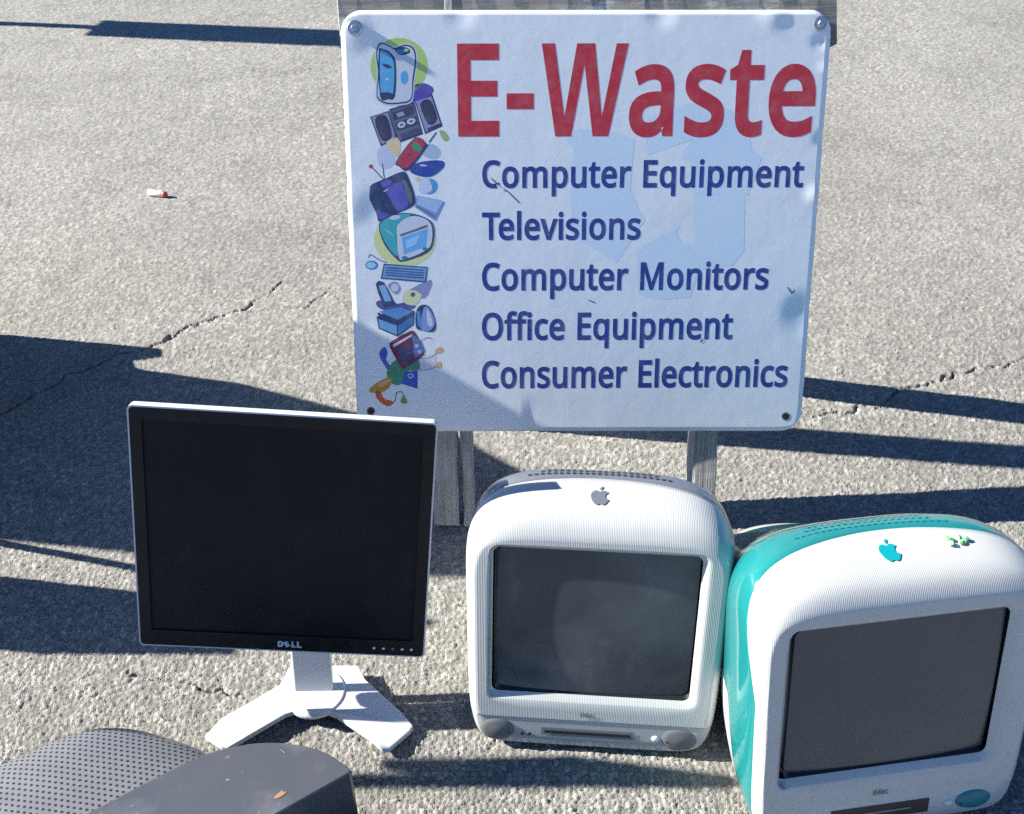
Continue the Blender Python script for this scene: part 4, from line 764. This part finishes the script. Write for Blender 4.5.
V = [(x + 0.295, y - 0.955, foot_z(x, y)) for x, y in pts]; nf = len(V)
V += [(x, y, max(z - 0.010, -0.004)) for x, y, z in V]
bm = bmesh.new(); vs_ = [bm.verts.new(v) for v in V]
for f in tri:
    bm.faces.new([vs_[i] for i in f]); bm.faces.new([vs_[i + nf] for i in f])
for i in range(nf): bm.faces.new((vs_[i], vs_[(i + 1) % nf], vs_[(i + 1) % nf + nf], vs_[i + nf]))
bmesh.ops.recalc_face_normals(bm, faces=bm.faces[:])
bevel_sharp(bm, 0.0018, 2, 40)
from_bm('foot', bm, M['silver_white'], mon)
from_bm('swivel_disc', lathe_bm([(0, 0.0235), (0.043, 0.0235), (0.045, 0.0205), (0.045, 0.016)], 40, Matrix.Translation((-0.003, 0.006, 0))), M['silver_white'], mon)

# ------------------------------------------------------------------ egg-shaped all-in-one computers
TH = sorted(set([round(k * 2.0, 2) for k in range(180)] + [round((c + d) % 360, 2) for c in (40, 140, 220, 320) for d in np.arange(-6, 6.01, 0.75)]
                + [round((c + d) % 360, 2) for c in (229, 311) for d in np.arange(-5, 5.01, 1.0)]))
THR = np.radians(np.array(TH)); NT = len(TH)

def dense(P, n=40):
    A = np.array(P); B = np.roll(A, -1, 0)
    return np.concatenate([A + (B - A) * k / n for k in range(n)])
def polar(P):
    P = np.array(P); a = np.arctan2(P[:, 1], P[:, 0]) % (2 * np.pi); r = np.hypot(P[:, 0], P[:, 1])
    k = np.argsort(a); a, r = a[k], r[k]
    return np.interp(THR, np.r_[a - 2 * np.pi, a, a + 2 * np.pi], np.r_[r, r, r])

DEP = np.array([0.0, 0.004, 0.012, 0.022, 0.035, 0.055, 0.075, 0.10, 0.13, 0.17, 0.22, 0.31, 0.39, 0.44, 0.46])
HW = np.array([.1720, .1775, .1820, .1850, .1872, .1885, .1885, .187, .183, .175, .161, .133, .101, .068, .030])
TP = np.array([.1380, .1470, .1570, .1625, .1660, .1685, .1690, .167, .158, .131, .086, .005, -.064, -.107, -.130])
BT = np.array([-.2050, -.2090, -.2120, -.2135, -.2140, -.2140, -.213, -.210, -.207, -.203, -.199, -.192, -.185, -.175, -.165])
NU = np.array([6.0, 5.8, 5.5, 5.2, 5.0, 4.8, 4.6, 4.3, 3.9, 3.4, 3.0, 2.6, 2.3, 2.1, 2.0])
NL = np.array([12, 11, 10, 9.5, 9, 8.5, 8, 7, 6, 5, 4.4, 3.6, 3, 2.6, 2.2])
DROP = -0.150                                             # the body's axis sinks towards the back
def outline(d):
    a, t, b, nu, nl = (np.interp(d, DEP, q) for q in (HW, TP, BT, NU, NL))
    k = DROP * (d / 0.46) ** 2; t, b = t - k, b - k; sm = 0.02 if d < 0.2 else 0.02 * max(0, 1 - (d - 0.2) * 5)
    f = np.linspace(0, 2 * np.pi, 721)[:-1]; c, s = np.cos(f), np.sin(f)
    n = np.where(s >= 0, nu, nl)
    x = a * np.sign(c) * np.abs(c) ** (2 / n)
    y = sm + np.where(s >= 0, t - sm, sm - b) * np.sign(s) * np.abs(s) ** (2 / n)
    x = x * (1 + 0.10 * np.clip(y - 0.06, -0.3, 0.03))
    return np.stack([x, y], 1)
DG = np.unique(np.r_[np.linspace(0, 0.06, 25), np.linspace(0.06, 0.46, 45)])
RT = np.stack([polar(dense([tuple(p) for p in outline(d)], 6)) for d in DG])          # radius by depth and angle
def radius(d): return np.array([np.interp(d[k], DG, RT[:, k]) for k in range(NT)])

def loft(name, rings, mat, parent, cap=False):
    V = np.concatenate(rings); n = NT; F = []
    for r in range(len(rings) - 1):
        for k in range(n):
            q = (k + 1) % n
            F.append((r * n + k, r * n + q, (r + 1) * n + q, (r + 1) * n + k))
    bm = bmesh.new(); vs_ = [bm.verts.new(tuple(v)) for v in V]
    for f in F: bm.faces.new([vs_[i] for i in f])
    if cap: bm.faces.new(vs_[-n:])
    bmesh.ops.recalc_face_normals(bm, faces=bm.faces[:])
    return bm

def split_plane(bm, co, no):
    """cut a mesh by a plane; returns the part on the side the normal points to and the rest"""
    bmesh.ops.bisect_plane(bm, geom=bm.verts[:] + bm.edges[:] + bm.faces[:], plane_co=co, plane_no=no, dist=1e-6)
    other = bm.copy(); co, no = Vector(co), Vector(no)
    for b, sgn in ((bm, 1), (other, -1)):
        kill = [f for f in b.faces if (f.calc_center_median() - co).dot(no) * sgn < 0]
        bmesh.ops.delete(b, geom=kill, context='FACES')
    return bm, other

APPLE = spline([(0, .28), (.16, .36), (.32, .34), (.43, .23), (.31, .12), (.27, -.03), (.33, -.16), (.45, -.21), (.36, -.38), (.24, -.52), (.12, -.54), (0, -.49), (-.12, -.54), (-.24, -.52), (-.38, -.34), (-.46, -.08), (-.44, .14), (-.34, .3), (-.2, .37), (-.08, .33)], 4)
LEAF = spline([(0, .42), (.03, .55), (.12, .66), (.17, .68), (.16, .55), (.09, .44)], 3)

def all_in_one(name, loc, yaw, scale, lean, sh, pal, label, slot_loader, side=0.033, wide=1.0, xoff=0.0):
    root = empty(name, loc, yaw, scale); tag(root, label, 'computer')
    L = R(lean); z0 = 0.2115; cL, sL = math.cos(L), math.sin(L)
    def P(x, s, d):
        s = s + DROP * (np.clip(d, 0, 0.46) / 0.46) ** 2
        return np.stack([x, s * sL * (1 - 1.4 * np.clip(d, 0, 0.46)) + d, z0 + s * cL], -1)
    def ring(r, d, inset=0.0):
        d = np.broadcast_to(np.asarray(d, float), (NT,)); rr = r - inset
        return P(rr * np.cos(THR) * (wide if r is not op and r is not lip else 1.0) + (xoff if r is not op and r is not lip else 0.0), rr * np.sin(THR), d)
    SW = 0.285
    op = polar(dense(rrect(SW, sh, 0.010, 5))); lip = polar(dense(rrect(SW + 0.014, sh + 0.014, 0.014, 5)))
    up = np.clip(np.sin(THR), 0, 1)
    db = side + (0.098 - side) * up ** 1.3
    face = radius(np.zeros(NT))
    rings = [ring(op, 0.0065), ring(lip, 0.0002), ring(lip + 0.0015, -0.0006)]
    for f in (0.2, 0.4, 0.6, 0.8, 1.0):
        rings.append(ring((lip + 0.0015) * (1 - f) + face * f, -0.0006 + 0.0006 * f))
    for v in (0.03, 0.07, 0.12, 0.18, 0.26, 0.36, 0.48, 0.6, 0.74, 0.88, 1.0):
        d = db * v; rings.append(ring(radius(d), d))
    rings.append(ring(radius(db), db + 0.0005, 0.0035))
    bez = loft('bezel', rings, None, root)
    zc = z0 - 0.158 * cL
    low, upb = split_plane(bez, (0, 0, zc), (0, 0.0, -1))
    shiftb = Matrix.Translation((0, 0.0012, 0))
    low.transform(shiftb)
    full = BVHTree.FromBMesh(upb); lowt = BVHTree.FromBMesh(low)
    bezel = from_bm('bezel', upb, M[pal['bezel']], root, True)
    lower = from_bm('lower_panel', low, M[pal['lower']], root, True)
    # coloured shell and white under-case
    rings = []
    for k, v in enumerate(np.r_[0, 0.004, 0.02, np.linspace(0.05, 1, 26)]):
        d = db + 0.0005 + (0.459 - db) * v
        rings.append(ring(radius(d), d, (0.0032, 0.0014, 0.0010)[k] if k < 3 else 0.0010 * (1 - v)))
    sh_bm = loft('shell', rings, None, root, True)
    topb, und = split_plane(sh_bm, (0, 0.022, z0 - 0.175), (0, -math.sin(R(58)), math.cos(R(58))))
    und, back = split_plane(und, (0, 0, z0 - 0.07), (0, 0, -1))      # the coloured shell goes on round the back
    tmp = bpy.data.meshes.new('tmp'); back.to_mesh(tmp); back.free(); topb.from_mesh(tmp); bpy.data.meshes.remove(tmp)
    bmesh.ops.remove_doubles(topb, verts=topb.verts[:], dist=1e-5)
    shell_t = BVHTree.FromBMesh(topb)
    shell = from_bm('shell', topb, M[pal['shell']], root, True)
    from_bm('under_case', und, M[pal['under']], root, True)
    rings = []
    for v in np.linspace(0, 1, 14):
        d = 0.05 + 0.02 * up + (0.40 - 0.05) * v
        rings.append(ring(radius(d), d, 0.020))
    from_bm('inner_shield', loft('core', rings, None, root, True), M['core'], root, True)
    # picture tube with its black surround
    rim_r = [ring(op + 0.0004, 0.0064), ring(op - 0.0015, 0.0095), ring(op - 0.006, 0.0145)]
    from_bm('screen_surround', loft('r', rim_r, None, root), M['rubber'], root, True)
    nx, nz = 28, 22; V = []; F = []
    for j in range(nz + 1):
        for i in range(nx + 1):
            x = (i / nx - 0.5) * (SW - 0.004); s = (j / nz - 0.5) * (sh - 0.004)
            dd = 0.0055 + 0.0075 * ((2 * x / SW) ** 2 * 0.6 + (2 * s / sh) ** 2 * 0.5) * 1.0
            V.append(P(np.array(x), np.array(s), np.array(dd)))
    for j in range(nz):
        for i in range(nx):
            a = j * (nx + 1) + i; F.append((a, a + 1, a + nx + 2, a + nx + 1))
    pyd('screen', V, F, M[pal['crt']], root, True)
    # things laid on the front and the top
    def front(x, s, off):
        for t in (lowt, full):
            h = t.ray_cast(Vector((x, -1, z0 + s * cL)), Vector((0, 1, 0)))
            if h[0] is not None:
                n = h[1] if h[1].y < 0 else -h[1]
                return h[0] + n * off
        return Vector((x, s * sL, z0 + s * cL))
    def topside(x, y, off, tree=None):
        best = None
        for t in ((tree,) if tree else (full, shell_t)):
            h = t.ray_cast(Vector((x, y, 1)), Vector((0, 0, -1)))
            if h[0] is not None and (best is None or h[0].z > best[0].z): best = h
        n = best[1] if best[1].z > 0 else -best[1]
        return best[0] + n * off
    def oval(nm, cx, cs, a, b, mat, parent, rot=0, dome=0.002, n=32, rim=0.0):
        V = []; F = []; ro = R(rot)
        for q, fr in enumerate((1.0, 0.86, 0.6, 0.3)):
            for k in range(n):
                t = 2 * math.pi * k / n; u, w = a * fr * math.cos(t), b * fr * math.sin(t)
                V.append(front(cx + u * math.cos(ro) - w * math.sin(ro), cs + u * math.sin(ro) + w * math.cos(ro), (-0.001 if q == 0 else 0.0012 + dome * (1 - fr))))
            if q:
                for k in range(n): F.append(((q - 1) * n + k, (q - 1) * n + (k + 1) % n, q * n + (k + 1) % n, q * n + k))
        V.append(front(cx, cs, 0.0012 + dome)); F += [(3 * n + k, 3 * n + (k + 1) % n, len(V) - 1) for k in range(n)]
        return pyd(nm, V, F, mat, parent, True)
    def patch(nm, x0, x1, s0, s1, off, mat, parent, n=14, r=0.0):
        V = []; F = []
        for j in range(3):
            for i in range(n + 1):
                V.append(front(x0 + (x1 - x0) * i / n, s0 + (s1 - s0) * j / 2, off))
        for j in range(2):
            for i in range(n): F.append((j * (n + 1) + i, j * (n + 1) + i + 1, (j + 1) * (n + 1) + i + 1, (j + 1) * (n + 1) + i))
        return pyd(nm, V, F, mat, parent)
    for sx in (-1, 1):
        sp = oval('speaker', sx * 0.133, -0.1835, 0.0272, 0.0205 if slot_loader else 0.0165, M[pal['speaker']], root, -4 * sx, 0.003)
        oval('speaker_port', sx * 0.134 - sx * 0.0185, -0.187, 0.0028, 0.0035, M['slot'], sp, 0, 0.0022, 12)
    if slot_loader:
        patch('disc_slot_trim', -0.068, 0.068, -0.1885, -0.1755, 0.0006, M['grey_trim'], root)
        sl = patch('disc_slot', -0.063, 0.063, -0.1845, -0.1795, 0.0012, M['slot'], root)
    else:
        patch('drive_opening', -0.066, 0.070, -0.193, -0.171, 0.0008, M['slot'], root)
        patch('drive_lip', -0.066, 0.070, -0.1945, -0.1925, 0.0016, M['grey_trim'], root)
        patch('drive_carriage', -0.045, 0.045, -0.184, -0.181, 0.0014, M['grey_trim'], root)
    oval('power_button', 0.0985, -0.184, 0.0062, 0.0055, M['button'], root, 0, 0.0015, 18)
    for dx in (-0.096, -0.086):
        oval('headphone_jack', dx, -0.1885, 0.0032, 0.0030, M['slot'], root, 0, 0.0002, 12)
    # name under the screen
    V, Fm = text_mesh('iMac'); w = 0.021
    V = [front(-0.001 + (a - 0.5) * w, -0.1515 + 0.0085 * b / 585.0, 0.0008) for a, b in V]
    pyd('name_print', V, Fm, M[pal['name']], root)
    # fruit emblem on the crown
    ly = 0.095; k = 0.0265
    for nm, poly in (('emblem', APPLE), ('emblem_leaf', LEAF)):
        bm = bmesh.new(); vs_ = []
        for a, b in poly:
            vs_.append(bm.verts.new(topside(a * k, ly + b * k * 1.12, 0.0011)))
        bm.faces.new(vs_); bmesh.ops.triangulate(bm, faces=bm.faces[:])
        from_bm(nm, bm, M[pal['logo']], root)
    # air slots in the crown behind the white front
    V = []; F = []
    for row in range(3):
        for i in range(25):
            x = -0.108 + 0.009 * i; y = 0.150 + 0.0095 * row - 0.9 * x * x
            if abs(x) > 0.10 - 0.012 * row: continue
            q = [topside(x + dx, y + dy, 0.0009, shell_t) for dx, dy in ((-.0028, -.0019), (.0028, -.0019), (.0028, .0019), (-.0028, .0019))]
            F.append(tuple(range(len(V), len(V) + 4))); V += q
    tag(pyd('vent_slots', V, F, M[pal['vent']], root), kind='stuff')
    from_bm('stand', box_bm(-0.10, 0.10, 0.02, 0.13, -0.004, 0.03, 0.006), M['dark_gap'], root)
    from_bm('stand', box_bm(-0.06, 0.06, 0.22, 0.28, -0.004, 0.075, 0.006), M['dark_gap'], root)
    return root, topside

mid, top_mid = all_in_one('all_in_one_computer', (0.1122, 0.9223, 0), R(-4.15), 0.983, 14.6, 0.2389,
    dict(bezel='white_ribbed', lower='frost', shell='graphite', under='white_case', crt='crt_mid', speaker='graphite_dark', name='grey_trim', logo='graphite', vent='slot'),
    'white egg-shaped computer with dark grey speakers between the flat monitor and the teal computer', True, 0.033, 1.0, 0.004)
tealc, top_teal = all_in_one('all_in_one_computer', (0.4848, 0.8003, 0), R(8.45), 1.022, 14.2, 0.2244,
    dict(bezel='white_ribbed', lower='white_case', shell='teal', under='white_case', crt='crt_teal', speaker='teal_dark', name='grey_trim', logo='teal_solid', vent='teal_dark'),
    'white egg-shaped computer with teal side shell and teal emblem at the right', False, 0.014, 1.025, 0.012)

# scrap lying on the crown of the teal computer
def scrap():
    w = tealc.matrix_basis
    rnd = random.Random(3); bm = bmesh.new(); c = top_teal(0.090, 0.100, 0.0)
    for k in range(9):
        x, y = 0.090 + rnd.uniform(-0.012, 0.012), 0.100 + rnd.uniform(-0.006, 0.006)
        p = top_teal(x, y, 0.0025); r = rnd.uniform(0.0022, 0.0042)
        m = Matrix.Translation(p) @ Matrix.Rotation(rnd.uniform(0, 6), 4, 'Z') @ Matrix.Rotation(rnd.uniform(-0.7, 0.7), 4, 'X') @ Matrix.Diagonal((r * 1.3, r, r * 0.7, 1))
        bmesh.ops.create_icosphere(bm, subdivisions=1, radius=1.0, matrix=m)
    for f in bm.faces: f.material_index = 0 if int(f.calc_center_median().x * 900) % 3 else 1
    from_bm('plastic_scrap', bm, [flat('scrap_green', (0.12, 0.42, 0.14), 0.4), flat('scrap_white', (0.7, 0.78, 0.7), 0.4)])
    o = bpy.data.objects['plastic_scrap']; o.matrix_world = w
    tag(o, 'tiny crumpled green and white scrap on top of the teal computer', 'scrap')
scrap()

# ------------------------------------------------------------------ dark things in the near left corner
gr = empty('loudspeaker', (-0.60, 0.70, 0)); tag(gr, 'dark grey loudspeaker with domed perforated grille in the near left corner', 'speaker')
RIM = np.array(spline([(-0.80, 0.70), (-0.72, 0.758), (-0.64, 0.812), (-0.585, 0.838), (-0.548, 0.842), (-0.50, 0.833), (-0.42, 0.802), (-0.34, 0.745), (-0.30, 0.62), (-0.40, 0.50), (-0.60, 0.46), (-0.80, 0.52), (-0.86, 0.62)], 8)) - np.array([-0.60, 0.70])
RIM = RIM * 1.06 + np.array([0.0, 0.006])
_ra = np.arctan2(RIM[:, 1], RIM[:, 0]); _k = np.argsort(_ra); _ra = _ra[_k]; _rr = np.hypot(RIM[:, 0], RIM[:, 1])[_k]
def rim_r(t): return float(np.interp((t + math.pi) % (2 * math.pi) - math.pi, np.r_[_ra - 2 * math.pi, _ra, _ra + 2 * math.pi], np.r_[_rr, _rr, _rr]))
def dome_pt(x, y, off=0.0):
    r = min(1.0, math.hypot(x, y) / rim_r(math.atan2(y, x)))
    return (x, y, 0.072 + 0.016 * (1 - r * r) + 0.034 * (1 - r ** 6) ** 0.6 + off)
V = []; F = []; nr, na = 34, 120
for q in range(1, nr + 1):
    f = math.sin(q / nr * math.pi / 2)
    for k in range(na):
        t = 2 * math.pi * k / na; r = rim_r(t) * f; V.append(dome_pt(r * math.cos(t), r * math.sin(t)))
V.append(dome_pt(0.0, 1e-6))
for q in range(nr - 1):
    for k in range(na): F.append((q * na + k, q * na + (k + 1) % na, (q + 1) * na + (k + 1) % na, (q + 1) * na + k))
F += [((k + 1) % na, k, len(V) - 1) for k in range(na)]
grille = pyd('grille', V, [f[::-1] for f in F], M['grille'], gr, True)
V = []; F = []
sp_ = 0.0083; ca, sa = math.cos(R(-8)), math.sin(R(-8))
for j in range(-45, 46):
    for i in range(-45, 46):
        x0, y0 = (i + 0.5 * (j % 2)) * sp_, j * sp_ * 0.92
        x, y = x0 * ca - y0 * sa, x0 * sa + y0 * ca
        if math.hypot(x, y) > 0.94 * rim_r(math.atan2(y, x)): continue
        b = len(V)
        for k in range(7):
            t = 2 * math.pi * k / 7
            V.append(dome_pt(x + 0.0018 * math.cos(t), y + 0.0018 * math.sin(t), 0.0004))
        F.append(tuple(range(b, b + 7)))
tag(pyd('perforations', V, F, M['grille_hole'], gr), kind='stuff')
bm = bmesh.new(); lo = []; hi = []
for k in range(na):
    t = 2 * math.pi * k / na; r = rim_r(t); p = dome_pt(r * math.cos(t), r * math.sin(t))
    lo.append(bm.verts.new((p[0] * 0.985, p[1] * 0.985, -0.004))); hi.append(bm.verts.new((p[0] * 1.004, p[1] * 1.004, p[2] + 0.001)))
for k in range(na): bm.faces.new((lo[k], lo[(k + 1) % na], hi[(k + 1) % na], hi[k]))
bm.faces.new(lo)
from_bm('cabinet', bm, M['case_black'], gr, True)

case_out = spline([(-0.60, 0.626), (-0.519, 0.682), (-0.41, 0.757), (-0.352, 0.779), (-0.301, 0.783), (-0.25, 0.773), (-0.214, 0.752), (-0.203, 0.742)], 4, False) + [(-0.206, 0.738), (-0.296, 0.676), (-0.40, 0.603), (-0.55, 0.55)]
ce = empty('plastic_case', (-0.36, 0.68, 0)); tag(ce, 'scuffed black plastic case with rounded end beside the perforated loudspeaker', 'case')
bm = prism_bm([(x + 0.36, y - 0.68) for x, y in case_out], -0.004, 0.150, 'z')
es = [e for e in bm.edges if len(e.link_faces) == 2 and e.calc_face_angle(0) > R(35) and all(v.co.z > 0.1 for v in e.verts)]
bmesh.ops.bevel(bm, geom=es, offset=0.009, segments=4, profile=0.6, affect='EDGES', clamp_overlap=True)
from_bm('body', bm, M['case_black'], ce, False)
for f in bpy.data.objects['plastic_case'].children: 
    for p in f.data.polygons: p.use_smooth = abs(p.normal.z) < 0.995
V = [(x, y, 0.1506) for x, y in spline([(0.067, 0.024), (0.071, 0.023), (0.077, 0.027), (0.081, 0.032), (0.077, 0.032), (0.075, 0.034), (0.071, 0.030), (0.069, 0.028)], 3)]
pyd('orange_mark', V, [tuple(range(len(V)))], M['rust'], ce)
def cscratch(P, w=0.0009):
    pyd('scratch', [(x, y, 0.1507) for x, y in stroke(P, w)], [tuple(range(len(stroke(P, w))))], flat('scratch_pale', (0.34, 0.35, 0.38), 0.6), ce)
cscratch([(0.062, 0.092), (0.066, 0.089), (0.069, 0.087)], 0.0005)

# ------------------------------------------------------------------ litter
lt = empty('litter_tube', (-1.057, 2.776, 0.008), R(-14)); tag(lt, 'small white tube with a red end lying alone on the asphalt', 'litter')
xf = Matrix.Rotation(R(90), 4, 'Y')
from_bm('tube', lathe_bm([(0, -0.030), (0.008, -0.030), (0.0095, -0.028), (0.0095, 0.014), (0.009, 0.016), (0, 0.016)], 20, xf), flat('litter_white', (0.75, 0.75, 0.74), 0.5), lt, True)
from_bm('red_end', lathe_bm([(0, 0.030), (0.006, 0.030), (0.0088, 0.026), (0.0092, 0.0165), (0, 0.0165)], 20, xf), flat('litter_red', (0.5, 0.08, 0.06), 0.5), lt, True)

# ------------------------------------------------------------------ unseen stand-ins added left of the view to cast the long shadows
tv = empty('tv_shadow_caster', (-1.62, 1.66, 0)); tag(tv, 'unseen shadow caster in the shape of a big tube television, added left of the view', 'television')  # made-up set; its profile is shaped to throw the wide left shadow
prof = [(1.44, -0.004), (1.44, 0.945), (1.635, 0.945), (1.66, 0.752), (1.81, 0.635), (1.82, 0.542), (1.888, 0.40), (1.91, 0.265), (1.935, 0.255), (1.965, 0.29), (1.997, 0.285), (2.005, -0.004)]
from_bm('cabinet', prism_bm([(y - 1.64, z) for y, z in prof], -0.36, 0.30, 'x', 0.012, 3), M['case_black'], tv)
from_bm('screen', prism_bm(rrect(0.52, 0.40, 0.03, 5, cx=-0.03, cy=0.62), -0.208, -0.195, 'y', 0.004, 2), M['crt_teal'], tv)
tw = empty('tower_shadow_caster', (-1.27, 1.208, 0), R(0)); tag(tw, 'unseen shadow caster in the shape of a beige tower computer, added left of the view', 'computer')  # added out of view to throw the shadow band behind the flat monitor
beige = plastic('beige_plastic', (0.45, 0.42, 0.35), 0.45, 0.15)
from_bm('case', box_bm(-0.22, 0.10, -0.055, 0.055, -0.004, 0.40, 0.006), beige, tw)
from_bm('drive_bay', box_bm(-0.19, -0.04, -0.0575, -0.054, 0.30, 0.345, 0.002), M['grey_trim'], tw)
st = empty('stick_shadow_caster', (-1.2, 1.372, 0)); tag(st, 'unseen thin stick, added left of the view to cast a shadow line', 'stick')  # put in out of view for one thin slanting shadow
plank('shaft', 0.014, 0.014, 0.60, M['wood_up'], st, Matrix.Translation((0, 0, -0.004)) @ Matrix.Rotation(R(10.2), 4, 'X'), 0.0006, 31)
gp = empty('board_shadow_caster', (-2.2, 1.005, 0)); tag(gp, 'unseen small board on a post, added left of the view to cast a shadow strip', 'sign')  # invented, out of view, to shade the strip before the middle computer
plank('post', 0.04, 0.04, 0.80, M['wood_up'], gp, Matrix.Translation((0, 0, -0.004)), seed=21)
plank('arm', 0.022, 0.022, 1.22, M['wood'], gp, Matrix.Translation((0, 0.0, 0.70)) @ Matrix.Rotation(R(90), 4, 'Y'), seed=22)
o = from_bm('board', box_bm(-0.14, 0.14, -0.009, 0.009, 0.585, 0.688, 0.002), M['white_case'], gp); o.matrix_local = Matrix.Translation((1.08, 0, 0)) @ Matrix.Rotation(R(1), 4, 'Z')
pn = empty('post_shadow_caster', (-3.4, 4.74, 0)); tag(pn, 'unseen narrow board on a thin post, added far left to cast a shadow strip', 'sign')  # unseen, added so its shadow crosses the ground at the far left
from_bm('post', lathe_bm([(0, -0.004), (0.03, -0.004), (0.03, 1.0), (0, 1.0)], 16), M['metal'], pn, True)
from_bm('board', box_bm(-0.012, 0.012, -0.12, 0.11, 0.86, 1.75, 0.003), M['white_case'], pn)
